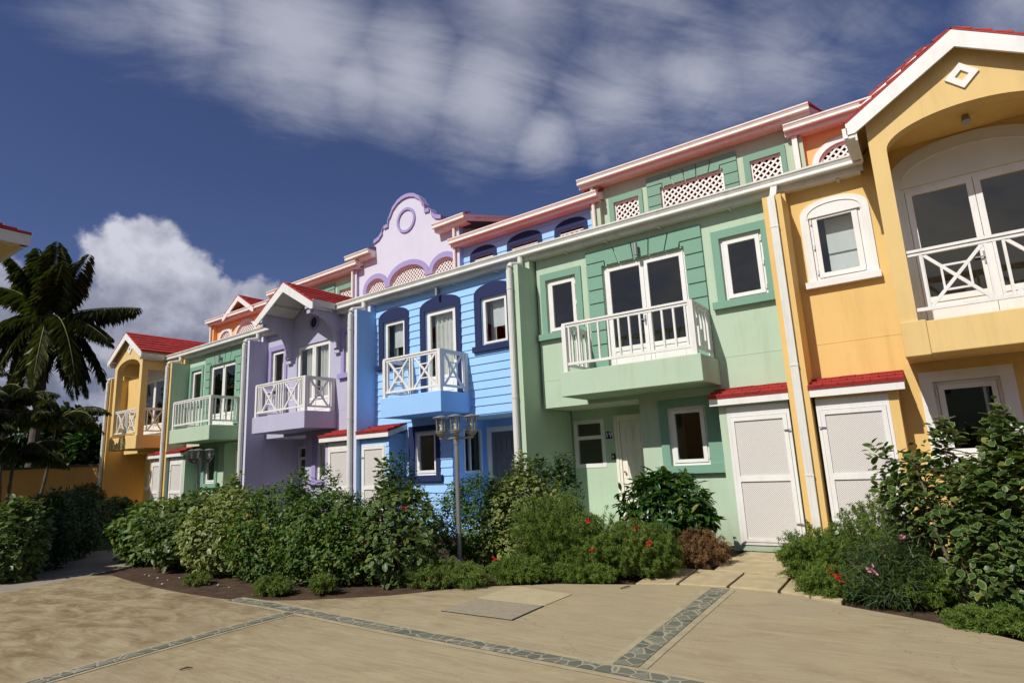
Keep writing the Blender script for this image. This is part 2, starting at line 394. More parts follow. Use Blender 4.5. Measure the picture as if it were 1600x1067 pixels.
def lattice(par, poly, y, pitch=.17, wd=.046, border=.05, name='lattice_screen'):
    """diagonal timber lattice clipped to a convex outline (x,z), counter-clockwise"""
    mb = MB(); xs = [p[0] for p in poly]; zs = [p[1] for p in poly]; x0, x1, z0, z1 = min(xs), max(xs), min(zs), max(zs)
    L = (x1-x0)+(z1-z0)
    for s, yy in ((1, y), (-1, y+.014)):
        k = -L
        while k < L:
            cx = (x0+x1)/2+k; cz = (z0+z1)/2; h = L; a = wd/2*math.sqrt(2)
            st = [(cx-h-a, cz-s*h), (cx-h+a, cz-s*h), (cx+h+a, cz+s*h), (cx+h-a, cz+s*h)]
            if s < 0: st = st[::-1]
            c = clip(st, poly)
            if len(c) >= 3: mb.prism(c, yy, yy+.013)
            k += pitch
    n = len(poly); cxm = sum(xs)/n; czm = sum(zs)/n
    inner = []
    for (a, b) in poly:
        dx, dz = a-cxm, b-czm; l = math.hypot(dx, dz); inner.append((a-dx/l*border*1.25, b-dz/l*border*1.25))
    for i in range(n): mb.prism([poly[i], poly[(i+1) % n], inner[(i+1) % n], inner[i]], y-.012, y+.03)
    return mb.build(name, LATT, par)
def gutter(par, x0, x1, z0, yf, mat=GUT, name='gutter', back=None, endcaps=True):
    """ogee gutter along x with its fascia board; z0 = bottom of the gutter, yf = its front face at the bottom"""
    h, dp = .17, .13
    prof = [(yf, z0), (yf-.008, z0+.02), (yf+.012, z0+.07), (yf-.012, z0+.12), (yf-.028, z0+.135), (yf-.03, z0+h), (yf-.018, z0+h), (yf+dp, z0+h-.03), (yf+dp, z0)]
    mb = MB(); mb.prism(prof, x0, x1, 'x')
    mb.box(x0+.01, x1-.01, yf+dp+.001, yf+dp+.03, z0-.10, z0+h)
    return mb.build(name, mat, par)
def side_gutter(par, xc, y0, y1, z0, sgn, mat=GUT, name='side_gutter'):
    h, dp = .17, .13
    prof = [(0, 0), (-.008, .02), (.012, .07), (-.012, .12), (-.028, .135), (-.03, h), (-.018, h), (dp, h-.03), (dp, 0)]
    mb = MB(); mb.prism([(xc-sgn*p[0], z0+p[1]) for p in prof], y0, y1, 'y')
    a = xc-sgn*(dp+.001); mb.box(min(a, a-sgn*.028), max(a, a-sgn*.028), y0, y1, z0-.06, z0+h)
    return mb.build(name, mat, par)
rng = random.Random(5)
def tiles(par, E0, E1, T0, T1, course=.2, tile=.25, th=.02, lip=.02, mat=None, name='roof_tiles'):
    """courses of flat tiles on the plane eave E0-E1, top T0-T1"""
    E0, E1, T0, T1 = map(Vector, (E0, E1, T0, T1)); mb = MB()
    nrm = (E1-E0).cross(T0-E0).normalized()
    if nrm.z < 0: nrm = -nrm
    n = max(1, round(((T0-E0).length+(T1-E1).length)/2/course)); 
    for i in range(n):
        a, b = i/n, min(1, (i+1.0)/n+.12/n)
        L0, L1 = E0.lerp(T0, a), E1.lerp(T1, a); U0, U1 = E0.lerp(T0, b), E1.lerp(T1, b)
        m = max(1, round((L1-L0).length/tile)); off = .5*(i % 2)
        for k in range(-1, m):
            s0, s1 = max(0, (k+off)/m), min(1, (k+1+off)/m)
            if s1-s0 < .01: continue
            gap = .004/max(.3, (L1-L0).length)
            s0 += gap; s1 -= gap; j = rng.uniform(0, .006)
            p = [L0.lerp(L1, s0)+nrm*(lip+th+j), L0.lerp(L1, s1)+nrm*(lip+th+j), U0.lerp(U1, s1)+nrm*(.004+j), U0.lerp(U1, s0)+nrm*(.004+j)]
            q = [L0.lerp(L1, s0)+nrm*(j+.004), L0.lerp(L1, s1)+nrm*(j+.004)]
            mb.add(p+q, [(0, 1, 2, 3), (4, 5, 1, 0), (4, 0, 3), (5, 2, 1)])
    mb.cur = 0
    mb.add([E0-nrm*.03, E1-nrm*.03, T1-nrm*.03, T0-nrm*.03, E0, E1, T1, T0], [(0, 3, 2, 1), (4, 5, 6, 7), (0, 1, 5, 4), (1, 2, 6, 5), (2, 3, 7, 6), (3, 0, 4, 7)])
    return mb.build(name, mat or RED, par)
def railing(par, segs, z0, z1, base, mat=None, name='railing'):
    """segs: list of (p, q, items); items along the run in metres: ('v',s) thin post, ('X',a,b) crossed panel"""
    mb = MB()
    for (px, py), (qx, qy), items, posts in segs:
        L = math.hypot(qx-px, qy-py); ux, uy = (qx-px)/L, (qy-py)/L
        at = lambda s_, z, o=0: (px+ux*s_-uy*o, py+uy*s_+ux*o, z)
        mb.bar(at(-.03, z1-.02), at(L+.03, z1-.02), .085, .04); mb.bar(at(0, z1-.065), at(L, z1-.065), .05, .05)
        mb.bar(at(0, z0+.025), at(L, z0+.025), .05, .05)
        for s_ in posts: mb.box(*sum(((c-.045, c+.045) for c in at(s_, 0)[:2]), ()), base, z1-.041)
        for it in items:
            if it[0] == 'v':
                mb.bar(at(it[1], z0+.05), at(it[1], z1-.09), .042, .036, (ux, uy, 0))
            else:
                a, b = it[1], it[2]; zb, zt = z0+.05, z1-.09
                mb.bar(at(a, zb), at(b, zt), .036, .045); mb.bar(at(a, zt, .003), at(b, zb, .003), .036, .045)
                w4, h4 = (b-a)*.27, (zt-zb)*.27
                for (s0, zz0, s1, zz1) in ((a+w4, zb+h4, b-w4, zb+h4), (a+w4, zt-h4, b-w4, zt-h4)): mb.bar(at(s0, zz0, .002), at(s1, zz1, .002), .03, .028)
                for s0 in (a+w4, b-w4): mb.bar(at(s0, zb+h4, .002), at(s0, zt-h4, .002), .03, .028, (ux, uy, 0))
    return mb.build(name, mat or WHITE, par)
def downpipe(par, xc, y, z0, z1, outx, outy, outz, sq=True, name='downpipe', w_=.11):
    mb = MB()
    if sq:
        mb.box(xc-w_/2, xc+w_/2, y-.075, y, z0, z1)
        mb.bar((xc, y-.038, z1-.03), (xc+.02, y+.1, z1+.07), w_, .075); mb.bar((xc+.02, y+.08, z1+.05), (outx, outy, outz), w_*.9, .075)
        for z in (z0+1.2, (z0+z1)/2, z1-.55): mb.box(xc-w_/2-.006, xc+w_/2+.006, y-.081, y+.01, z, z+.03)
        mb.box(outx-.05, outx+.05, outy-.05, outy+.05, outz-.09, outz+.04)
        return mb.build(name, GUT, par)
    r = w_/2
    mb.tube([(xc, y-r, z0), (xc, y-r, z1-.1), (xc, y-r+.012, z1-.03), (xc, y-r+.06, z1+.03), (outx, outy-.06, z1+.12), (outx, outy-.012, z1+.15), (outx, outy, z1+.19), (outx, outy, outz+.02)], r, 12)
    for z in (z0+1.2, (z0+z1)/2, z1-.55): mb.tube([(xc, y-r, z), (xc, y-r, z+.04)], r+.007, 12)
    return mb.build(name, GUT, par, False)
def storage(par, side, wallm, lap=0, width=1.2, name='store_cupboard'):
    """lean-to cupboard with a lattice door beside a party wall. side +1 right, -1 left"""
    if side > 0: xa, xb = XR-width, XR-.002; d0, d1 = XR-1.07, XR-.05
    else: xa, xb = XL+.002, XL+width; d0, d1 = XL+.05, XL+1.07 if width > 1.15 else XL+.98
    mb = MB()
    if side > 0: mb.box(xa, d0, SH, WL-.002, 0, 2.52) if not lap else (wall(mb, xa, d0, 0, 2.52, SH, SH+.1, lap=lap), wall_side(mb, xa, lap, -1))
    else:
        if lap: wall(mb, d1, xb, .0, 2.52, SH, SH+.12, lap=lap); wall_side(mb, xb, lap, 1)
        else: mb.box(d1, xb, SH, WL-.002, 0, 2.52)
    (wall(mb, d0, d1, 2.40 if not lap else 2.27, 2.52, SH+.005, SH+.12, lap=lap))
    mb.box(d0, d1, SH+.01, SH+.12, 0, .098)
    c = mb.build(name, wallm, par)
    # door
    db = MB(); y = SH-.01; zt = 2.27
    ring(db, d0, d1, .10, zt, .045, y, y+.08); 
    if not lap: db.box(d0, d1, y+.004, y+.08, zt+.002, 2.398)
    a, b = d0+.05, d1-.05; st = .065
    db.box(a, a+st, y-.012, y+.05, .15, zt-.05); db.box(b-st, b, y-.012, y+.05, .15, zt-.05)
    for z0_, z1_ in ((.15, .20), (1.13, 1.22), (2.15, zt-.05)): db.box(a+st, b-st, y-.012, y+.05, z0_, z1_)
    d = db.build('cupboard_door', WHITE, par)
    p = MB()
    for z0_, z1_ in ((.20, 1.13), (1.22, 2.15)): p.quad((a+st, y+.012, z0_), (b-st, y+.012, z0_), (b-st, y+.012, z1_), (a+st, y+.012, z1_))
    p.build('lattice_panel', MESHM, d)
    h = MB(); hx = b-.01 if side > 0 else a+.01
    for z in (1.95, .45): h.bar((hx-.05, y-.03, z), (hx+.05, y-.03, z), .016, .016); h.box(hx-.012, hx+.012, y-.03, y, z-.012, z+.012)
    h.build('latch', METAL, d)
    # lean-to roof
    fa, fb = (xa-.11, XR-.004) if side > 0 else (XL+.004, xb+.11)
    rb = MB(); rb.box(fa, fb, -.005, .02, 2.435, 2.585)
    out = fa if side > 0 else fb
    rb.prism([(.02, 2.435), (WL-.002, 2.625), (WL-.002, 2.775), (.02, 2.585)], out-.0125*(1 if side < 0 else -1)-.0125, out-.0125*(1 if side < 0 else -1)+.0125, 'x')
    rb.prism([(.021, 2.52), (WL-.002, 2.70), (WL-.002, 2.72), (.021, 2.54)], min(fa, fb)+.03, max(fa, fb)-.03, 'x')
    rf = rb.build('cupboard_roof', WHITE, par)
    tiles(rf, (fa-.015, -.03, 2.585), (fb+(.0 if side > 0 else .015), -.03, 2.585), (fa-.015, WL-.004, 2.785), (fb, WL-.004, 2.785), .235, .23, .03, .012, name='tiles')
def wall_side(mb, x, lap, sgn):
    k = 0
    while k*lap < 2.52:
        lo_, hi_ = k*lap, min(2.52, (k+1)*lap); xl = x+sgn*.022
        yr = WL-.003
        mb.quad((xl, SH-.01, lo_), (xl, yr, lo_), (x, yr, hi_), (x, SH-.01, hi_)); mb.quad((x, SH-.01, lo_), (x, yr, lo_), (xl, yr, lo_), (xl, SH-.01, lo_)); k += 1
def ground_window(par, x0, x1, z0, z1, frame, glass, mat, name='window_surround'):
    surround_rect(par, x0, x1, z1, z0, mat, frame[0], frame[1], frame[3], name=name, sill=.15)
    window(par, frame[0], frame[1], frame[2], frame[3], glass=glass, hinge=1)
def six_panel_door(par, x0, x1, z0, z1, y, side, leaf=None):
    mb = MB(); ring(mb, x0, x1, z0, z1, .13, y-.06, y-.002, 0); ring(mb, x0+.02, x1-.02, z0, z1-.02, .05, y-.075, y-.0605, 0)
    mb.build('door_frame', CREAM, par)
    a, b = x0+.135, x1-.135; d = MB(); d.box(a, b, y-.03, y+.02, z0+.01, z1-.135)
    wd = (b-a-.33)/2
    for xa in (a+.11, b-.11-wd):
        for f0, f1 in ((.07, .33), (.40, .70), (.76, .94)):
            zz0, zz1 = z0+(z1-z0-.13)*f0, z0+(z1-z0-.13)*f1
            ring(d, xa, xa+wd, zz0, zz1, .02, y-.044, y-.0301); d.box(xa+.05, xa+wd-.05, y-.042, y-.0301, zz0+.05, zz1-.05)
    o = d.build('front_door', leaf or CREAM, par)
    h = MB(); hx = a+.06 if side > 0 else b-.06
    h.lathe([(.0, -.0), (.022, .0), (.026, .02), (.018, .045), (.01, .05), (.01, .07)], 0, 0, 12)
    h.v = [(hx+p[0], y-.10+p[2], z0+1.02+p[1]) for p in h.v]
    h.build('door_knob', METAL, o)
def text_mesh(par, txt, size, x, y, z, mat, name='number'):
    cu = bpy.data.curves.new(name, 'FONT'); cu.body = txt; cu.size = size; cu.align_x = 'CENTER'; cu.align_y = 'CENTER'; cu.extrude = .003
    tmp = bpy.data.objects.new('tmp', cu); COL.objects.link(tmp); dg = bpy.context.evaluated_depsgraph_get(); dg.update()
    me = bpy.data.meshes.new_from_object(tmp.evaluated_get(dg)); bpy.data.objects.remove(tmp)
    me.name = name; me.materials.clear(); me.materials.append(mat)
    o = bpy.data.objects.new(name, me); COL.objects.link(o); o.parent = par; o.location = (x, y, z); o.rotation_euler = (R(90), 0, 0); return o
def spot(par, x, y, z, name='wall_light'):
    mb = MB(); mb.tube([(x, y-.10, z-.13), (x, y-.10, z+.13)], .042, 14); mb.bar((x, y-.06, z), (x, y, z), .05, .09); mb.build(name, METAL, par, False)
def spots(par, x, y, z, name='ceiling_light', mat=None):
    mb = MB(); mb.tube([(x, y, z+.12), (x, y, z+.06)], .05, 12); mb.tube([(x, y-.01, z+.08), (x, y-.07, z-.06)], [.045, .065], 12); mb.build(name, mat or METAL, par)

def arch_wall(mb, xs, zlow, zhigh, y0, y1):
    for a, b in zip(xs[:-1], xs[1:]):
        la, lb, ha, hb = zlow(a, 1), zlow(b, -1), zhigh(a, 1), zhigh(b, -1)
        mb.add([(a, y0, la), (b, y0, lb), (b, y0, hb), (a, y0, ha), (a, y1, la), (b, y1, lb), (b, y1, hb), (a, y1, ha)],
               [(0, 1, 2, 3), (7, 6, 5, 4), (0, 4, 5, 1), (3, 2, 6, 7)]+([(0, 3, 7, 4)] if a == xs[0] or abs(zlow(a, -1)-la) > .02 else [])+([(1, 5, 6, 2)] if b == xs[-1] or abs(zlow(b, 1)-lb) > .02 else []))

def party(par, xr, frontm, leftm, rightm, top=5.98, name='party_wall'):
    """projecting wall end between two houses; each side wears its own house's colour"""
    mb = MB(); x0, x1 = xr-.31, xr
    for ya, yb, za, zb in ((0, WL, 0, top), (.47, WL, top, 6.185)):
        mb.cur = 0; mb.quad((x0, ya, za), (x1, ya, za), (x1, ya, zb), (x0, ya, zb)); mb.quad((x0, ya, zb), (x1, ya, zb), (x1, yb, zb), (x0, yb, zb))
        mb.cur = 1; mb.quad((x0, yb, za), (x0, ya, za), (x0, ya, zb), (x0, yb, zb))
        mb.cur = 2; mb.quad((x1, ya, za), (x1, yb, za), (x1, yb, zb), (x1, ya, zb))
    mb.cur = 1; mb.box(x0+.0, x0+.15, WL, 9.0, 0, 6.3)
    mb.cur = 2; mb.box(x0+.151, x1, WL, 9.0, 0, 6.3)
    mb.build(name, [frontm, leftm, rightm], par)
def attic_party(par, xr, frontm, leftm, rightm, top, name='attic_party_wall'):
    mb = MB(); x0, x1 = xr-.31, xr; ya, yb, za, zb = UF, UW, 7.6, top
    mb.cur = 0; mb.quad((x0, ya, za), (x1, ya, za), (x1, ya, zb), (x0, ya, zb)); mb.quad((x0, ya, zb), (x1, ya, zb), (x1, yb, zb), (x0, yb, zb))
    mb.cur = 1; mb.quad((x0, yb, za), (x0, ya, za), (x0, ya, zb), (x0, yb, zb)); mb.cur = 2; mb.quad((x1, ya, za), (x1, yb, za), (x1, yb, zb), (x1, ya, zb))
    mb.cur = 1; mb.box(x0+.02, x1-.02, UW, 9, za, zb)
    mb.build(name, [frontm, leftm, rightm], par)

def shell(par, wallm, lap, holes_up, recess, side, lowholes=(), recwin=None):
    """front wall both floors, porch recess, room lining and main roof slope. recess = (x0,x1)"""
    mb = MB(); wall(mb, XL, XR, 2.77, 6.27, WL, WL+.16, holes_up, lap)
    rx0, rx1 = recess
    segs = [(XL, rx0), (rx1, XR)]
    for a, b in segs:
        if b-a > .05: wall(mb, a, b, 0, 2.769, WL, WL+.16, lowholes, lap)
    if not lap: mb.box(XL+.001, XR-.001, WL-.004, WL+.01, 3.365, 3.38)
    mb.build('front_wall', wallm, par)
    # porch
    pb = MB(); y1 = RC
    px0 = rx0 if rx0 > XL+.05 else XL; px1 = rx1 if side > 0 else XR
    if side > 0: px1 = rx1+.35
    pb.box(px0, px1, y1, y1+.1, .3, 2.77) if not recwin or recwin[0] != 'back' else wall(pb, px0, px1, .3, 2.77, y1, y1+.1, [recwin[1:]])
    if rx0 > XL+.05: 
        if recwin and recwin[0] == 'side': 
            _, ya, yb, za, zb = recwin; x = rx0
            for (c, d, e, f) in ((WL+.16, ya, .0, 2.77), (yb, y1, .0, 2.77), (ya, yb, .0, za), (ya, yb, zb, 2.77)): pb.box(x-.1, x, c, d, e, f)
        else: pb.box(rx0-.1, rx0, WL+.16, y1, 0, 2.77)
    if rx1 < XR-.05: pb.box(px1, px1+.1, WL+.16, y1, 0, 2.77)
    pb.box(px0+.001, px1-.001, WL+.05, y1, 0, .30); pb.box(max(px0, rx0)+.001, min(px1, rx1)-.001, WL-.25, WL+.049, 0, .15)
    pb.build('porch_wall', wallm if not lap else BLUE, par)
    cb = MB(); cb.box(px0, px1, WL+.161, y1+.1, 2.771, 2.80); cb.build('porch_ceiling', SOFF, par)
    # room lining
    ib = MB(); a, b, c, d = XL+.02, XR-.02, y1+.12, 6.0
    ib.quad((a, 6, .2), (b, 6, .2), (b, 6, 6.2), (a, 6, 6.2))
    for q in (a, b): ib.quad((q, 6, .2), (q, y1+.12, .2), (q, y1+.12, 2.82), (q, 6, 2.82)); ib.quad((q, 6, 2.82), (q, WL+.17, 2.82), (q, WL+.17, 6.2), (q, 6, 6.2))
    ib.quad((a, WL+.165, 6.2), (b, WL+.165, 6.2), (b, 6, 6.2), (a, 6, 6.2)); ib.quad((a, WL+.165, 3.3), (b, WL+.165, 3.3), (b, 6, 3.3), (a, 6, 3.3))
    ib.quad((a, RC+.12, .28), (b, RC+.12, .28), (b, 6, .28), (a, 6, .28))
    ib.build('room_lining', INTR, par)
def main_roof(par, x0=-5.6, x1=-.16, gap=None):
    z0 = 6.425; sl = .415
    if gap:
        zf = z0+sl*(WL+.13-GL-.02); zt = z0+sl*(UW+.08-GL)
        tiles(par, (gap[0], WL+.13, zf), (gap[1], WL+.13, zf), (gap[0], UW+.1, zt), (gap[1], UW+.1, zt), .3, .3, name='roof')
        main_roof(par, x0, gap[0]-.002); main_roof(par, gap[1]+.002, x1); return
    tiles(par, (x0, GL+.02, z0), (x1, GL+.02, z0), (x0, UW+.1, z0+sl*(UW+.08-GL)), (x1, UW+.1, z0+sl*(UW+.08-GL)), .3, .3, name='roof')
def attic_roof(par, x0, x1, z, wallm, mat=PINK, ridge=9.0, verge=True):
    """gutter, soffit, tile slope behind it and verge boards"""
    g = gutter(par, x0, x1, z-.17, GU, mat, name='attic_gutter')
    mb = MB(); mb.box(x0+.02, x1-.02, GU+.16, UW-.001, z-.25, z-.235)
    for sx in (x0, x1-.03):
        mb.prism([(GU+.135, z-.26), (GU+.135, z-.03), (ridge, z-.03+.42*(ridge-GU)), (ridge, z-.26+.42*(ridge-GU))], sx, sx+.03, 'x')
    mb.build('attic_fascia', mat, par)
    s = .42*(ridge-GU)
    tiles(par, (x0-.02, GU+.09, z+.02), (x1+.02, GU+.09, z+.02), (x0-.02, ridge, z+s), (x1+.02, ridge, z+s), .32, .3, name='attic_roof')
    for sx in (XL-.29, XR+.2):
        eb = MB(); eb.prism([(UW+.14, 7.4), (ridge, 7.4), (ridge, z-.27+.42*(ridge-GU)), (UW+.14, z-.27+.42*(UW+.14-GU))], sx, sx+.1, 'x'); eb.build('attic_side_wall', wallm, par)
def gable_roof(par, c, hw, zap, slope, yf, yb, bd=.26, under=SOFF, rb=0):
    """two tiled slopes with white barge boards"""
    ze = zap-slope*hw
    for s in (-1, 1):
        tiles(par, (c+s*hw, yf, ze), (c+s*hw, yb, ze), (c, yf, zap), (c, yb, zap), .24, .3, name='gable_roof')
    mb = MB(); yb0 = yf-.0
    for s in (-1, 1):
        p = [(c, zap-.025), (c+s*hw, ze-.025), (c+s*hw, ze-.012-.20), (c+s*(hw-.11), ze-.012-.20), (c, zap-bd-.07)]
        mb.prism(p, yb0+.0, yb0+.04)
    mb.build('barge_board', WHITE, par)
    u = MB(); k = .06
    for s in (-1, 1):
        u.prism([(c, zap-k), (c+s*(hw-.02), ze-k+.01), (c+s*(hw-.02), ze-k-.012), (c, zap-k-.022)], yf+.041, yb-.1)
    u.build('soffit', under, par)
def balcony_box(par, x0, x1, mat, z0=2.855, z1=3.34):
    mb = MB(); mb.box(x0, x1, BL, WL-.001, z0, z1); return mb.build('balcony', mat, par, bevel=.012)

# ------------------------------------------------------------------ houses
def house_green(par, side, front, leftm, detail=True):
    """pale green house; side +1: cupboard on the right, -1: mirrored"""
    mx = (lambda a, b: (a, b)) if side > 0 else (lambda a, b: (-5.76-b, -5.76-a))
    wl, wr, dr = (-5.21, -4.44), (-1.29, -.52), (-3.78, -1.97)
    lw = mx(-2.65, -1.90); rec = mx(-5.45, -3.21)
    fz = (4.42, 5.66)
    holes = [(wl[0], wl[1], *fz), (wr[0], wr[1], *fz), (dr[0], dr[1], 3.34, 5.67)]
    shell(par, GREEN, 0, holes, rec, side, [(lw[0], lw[1], 1.43, 2.53)], ('back', *mx(-5.42, -4.63), 1.44, 2.53) if side > 0 else ('side', 1.06, 1.78, 1.44, 2.53))
    for a in (wl, wr):
        surround_rect(par, a[0]-.14, a[1]+.14, 5.82, 4.42, GTRIM, a[0], a[1], 5.66)
        window(par, a[0], a[1], *fz, glass=(a[0]+.14, a[1]-.13, 4.54, 5.53), hinge=1)
    quoins(par, -4.14, -1.61, 3.34, 6.05, dr[0], dr[1], 5.67, GTRIM)
    french(par, dr[0], dr[1], 3.34, 5.66, 3.88, 5.54)
    l0, l1 = mx(-2.81, -1.65) if side > 0 else mx(-2.81, -1.65)
    ground_window(par, l0, l1, 1.43, 2.69, (lw[0], lw[1], 1.43, 2.53), None, GTRIM)
    storage(par, side, GREEN)
    b = balcony_box(par, -4.37, -1.55, GREEN)
    n = 12; Lx = 2.60
    it = [('v', Lx*(k+.5)/n) for k in range(n)]; ity = [('v', .14+.19*k) for k in range(5)]
    x0, x1 = -4.26, -1.66; yb = BL+.08
    railing(b, [((x0, yb), (x1, yb), it, (0, Lx)), ((x0, yb), (x0, WL-.01), ity, ()), ((x1, yb), (x1, WL-.01), ity, (.98,))], 3.47, 4.33, 3.34)
    # porch door and small window
    if side > 0:
        w_ = MB(); a0, a1 = -5.42, -4.63; y = RC+.02
        ring(w_, a0, a1, 1.44, 2.53, .09, y-.03, y+.05); w_.box(a0+.09, a1-.09, y-.03, y+.05, 2.08, 2.16)
        o = w_.build('window', WHITE, par)
        for z0_, z1_ in ((1.53, 2.08), (2.16, 2.44)):
            g = MB(); g.quad((a0+.09, y+.01, z0_), (a1-.09, y+.01, z0_), (a1-.09, y+.01, z1_), (a0+.09, y+.01, z1_)); g.build('pane', GLASS, o)
        six_panel_door(par, -4.36, -3.30, .30, 2.57, RC-.001, 1)
        pl = MB(); pl.box(-4.61, -4.42, RC-.025, RC-.002, 2.045, 2.25); p = pl.build('number_plate', WHITE, par)
        ib = MB(); ib.box(-4.595, -4.435, RC-.029, RC-.0255, 2.06, 2.235); ib.build('plate_face', BLUEINK, p)
        text_mesh(p, '19', .17, -4.515, RC-.033, 2.147, WHITE)
        bb = MB(); bb.box(-4.485, -4.395, RC-.04, RC-.002, 1.60, 1.73); q = bb.build('door_bell', BLACK, par, bevel=.01)
        b2 = MB(); b2.box(-4.455, -4.425, RC-.046, RC-.0405, 1.635, 1.69); b2.build('button', WHITE, q)
    else:
        x = -2.55; y0_, y1_ = 1.06, 1.78; w_ = MB()
        for (c, d, e, f) in ((y0_, y0_+.08, 1.44, 2.53), (y1_-.08, y1_, 1.44, 2.53), (y0_+.08, y1_-.08, 1.44, 1.52), (y0_+.08, y1_-.08, 2.45, 2.53)): w_.box(x-.06, x+.02, c, d, e, f)
        o = w_.build('window', WHITE, par); g = MB(); g.quad((x, y0_+.08, 1.52), (x, y1_-.08, 1.52), (x, y1_-.08, 2.45), (x, y0_+.08, 2.45)); g.build('pane', GLASS, o)
        six_panel_door(par, -2.40, -1.34, .30, 2.57, RC-.001, -1)
    spot(par, -2.93, WL-.05, 5.83)
    # attic
    mb = MB(); aw = (-5.06, -4.30); cw = (-3.65, -1.94); bw = (-1.27, -.54)
    wall(mb, XL, XR, 7.4, 9.52, UW, UW+.12, [(*aw, 8.0, 8.85), (*cw, 8.0, 8.87), (*bw, 8.0, 8.86)]); mb.build('attic_wall', GREEN, par)
    for a in (aw, bw):
        m2_ = MB(); t = .04; y = UW
        m2_.box(a[0]-.15, a[0], y-t, y, 7.9, 9.03); m2_.box(a[1], a[1]+.12, y-t, y, 7.9, 9.03); m2_.box(a[0], a[1], y-t, y, 8.85, 9.03); m2_.build('lattice_surround', GTRIM, par)
    quoins(par, -4.03, -1.58, 7.9, 9.26, cw[0], cw[1], 8.87, GTRIM, y=UW, rows=.3, name='lattice_surround')
    for a, zt in ((aw, 8.85), (cw, 8.87), (bw, 8.86)): lattice(par, [(a[0], 8.0), (a[1], 8.0), (a[1], zt), (a[0], zt)], UW+.05)
    attic_roof(par, -5.98, .27, 9.68, GREEN)
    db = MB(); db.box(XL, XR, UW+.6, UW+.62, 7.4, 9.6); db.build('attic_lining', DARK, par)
    main_roof(par)

def house_blue(par):
    lap = .2
    W3 = [(-5.09, -4.26), (-1.61, -.81)]; dr = (-3.50, -2.43)
    holes = [(a, b, 4.43, 5.63) for a, b in W3]+[(dr[0], dr[1], 3.34, 5.64)]
    shell(par, BLUE, lap, holes, (-2.66, XR), -1, [(-3.95, -3.20, 1.43, 2.53)], ('side', 1.06, 1.78, 1.44, 2.53))
    for a, b in W3:
        surround_arch(par, a-.20, b+.17, a, b, 5.63, 5.70, 5.97, 4.43, NAVY)
        window(par, a, b, 4.43, 5.63, glass=(a+.11, b-.11, 4.53, 5.52))
        curtain(par, a+.22, b-.02, 4.9, 5.62, WL+.20, BLIND, 3, .004, 'blind')
        curtain(par, a+.02, a+.2, 4.35, 5.6, WL+.34, CURT, 3, .02)
    surround_arch(par, dr[0]-.18, dr[1]+.18, dr[0], dr[1], 5.64, 5.68, 5.97, 3.34, NAVY, sill=0, name='door_surround')
    french(par, dr[0], dr[1], 3.34, 5.63, 3.9, 5.51, leaves=1)
    curtain(par, dr[0]+.16, dr[1]-.05, 3.4, 5.62, WL+.20, CURT, 6, .03)
    ground_window(par, -4.15, -3.06, 1.43, 2.67, (-3.95, -3.20, 1.43, 2.53), (-3.83, -3.31, 1.55, 2.42), NAVY)
    storage(par, -1, BLUE, lap, 1.11)
    b = balcony_box(par, -4.06, -2.03, BLUE)
    x0, x1, yb = -3.97, -2.11, BL+.08; L = x1-x0; h = L/2
    it = [('v', .10), ('X', .14, h-.10), ('v', h-.045), ('v', h+.045), ('X', h+.10, L-.14), ('v', L-.10)]
    sy = WL-.01-yb; its = [('v', .11), ('X', .16, sy-.22), ('v', sy-.16)]
    railing(b, [((x0, yb), (x1, yb), it, (0, L)), ((x0, yb), (x0, WL-.01), its, (sy-.05,)), ((x1, yb), (x1, WL-.01), its, (sy-.05,))], 3.45, 4.33, 3.34)
    x = -2.66; y0_, y1_ = 1.06, 1.78; w_ = MB()
    for (c, d, e, f) in ((y0_, y0_+.05, 1.44, 2.53), (y1_-.05, y1_, 1.44, 2.53), (y0_+.05, y1_-.05, 1.44, 1.49), (y0_+.05, y1_-.05, 2.48, 2.53), (1.3, 1.33, 1.49, 2.48)): w_.box(x-.06, x+.02, c, d, e, f)
    o = w_.build('window', WHITE, par); g = MB(); g.quad((x-.02, y0_+.05, 1.49), (x-.02, y1_-.05, 1.49), (x-.02, y1_-.05, 2.48), (x-.02, y0_+.05, 2.48)); g.build('pane', GLASS, o)
    six_panel_door(par, -2.52, -1.46, .30, 2.57, RC-.001, -1, GDOOR)
    spot(par, -2.95, WL-.05, 6.07)
    # attic
    mb = MB(); hs = [(-4.90, -4.06), (-3.35, -2.30), (-1.52, -.67)]
    wall(mb, XL, XR, 7.4, 9.02, UW, UW+.12, [(a, b, 7.95, 8.48) for a, b in hs], lap); mb.build('attic_wall', BLUE, par)
    for (a, b), (c, d), zt in zip(hs, [(-5.06, -3.92), (-3.50, -2.14), (-1.68, -.52)], (8.79, 8.83, 8.79)):
        m3 = MB(); t = .04; A = [(c+(d-c)*(1-math.cos(math.pi*i/16))/2, 8.49+(zt-8.49)*math.sin(math.pi*i/16)**.8) for i in range(17)]
        m3.prism(A, UW-t, UW); m3.box(c, a, UW-t, UW, 7.9, 8.489); m3.box(b, d, UW-t, UW, 7.9, 8.489); m3.build('lattice_surround', NAVY, par)
        lattice(par, [(a, 7.95), (b, 7.95), (b, 8.40), (a, 8.40)], UW+.06)
    attic_roof(par, -5.66, .05, 9.20, BLUE)
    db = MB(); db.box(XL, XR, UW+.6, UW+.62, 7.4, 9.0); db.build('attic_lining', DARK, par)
    main_roof(par)

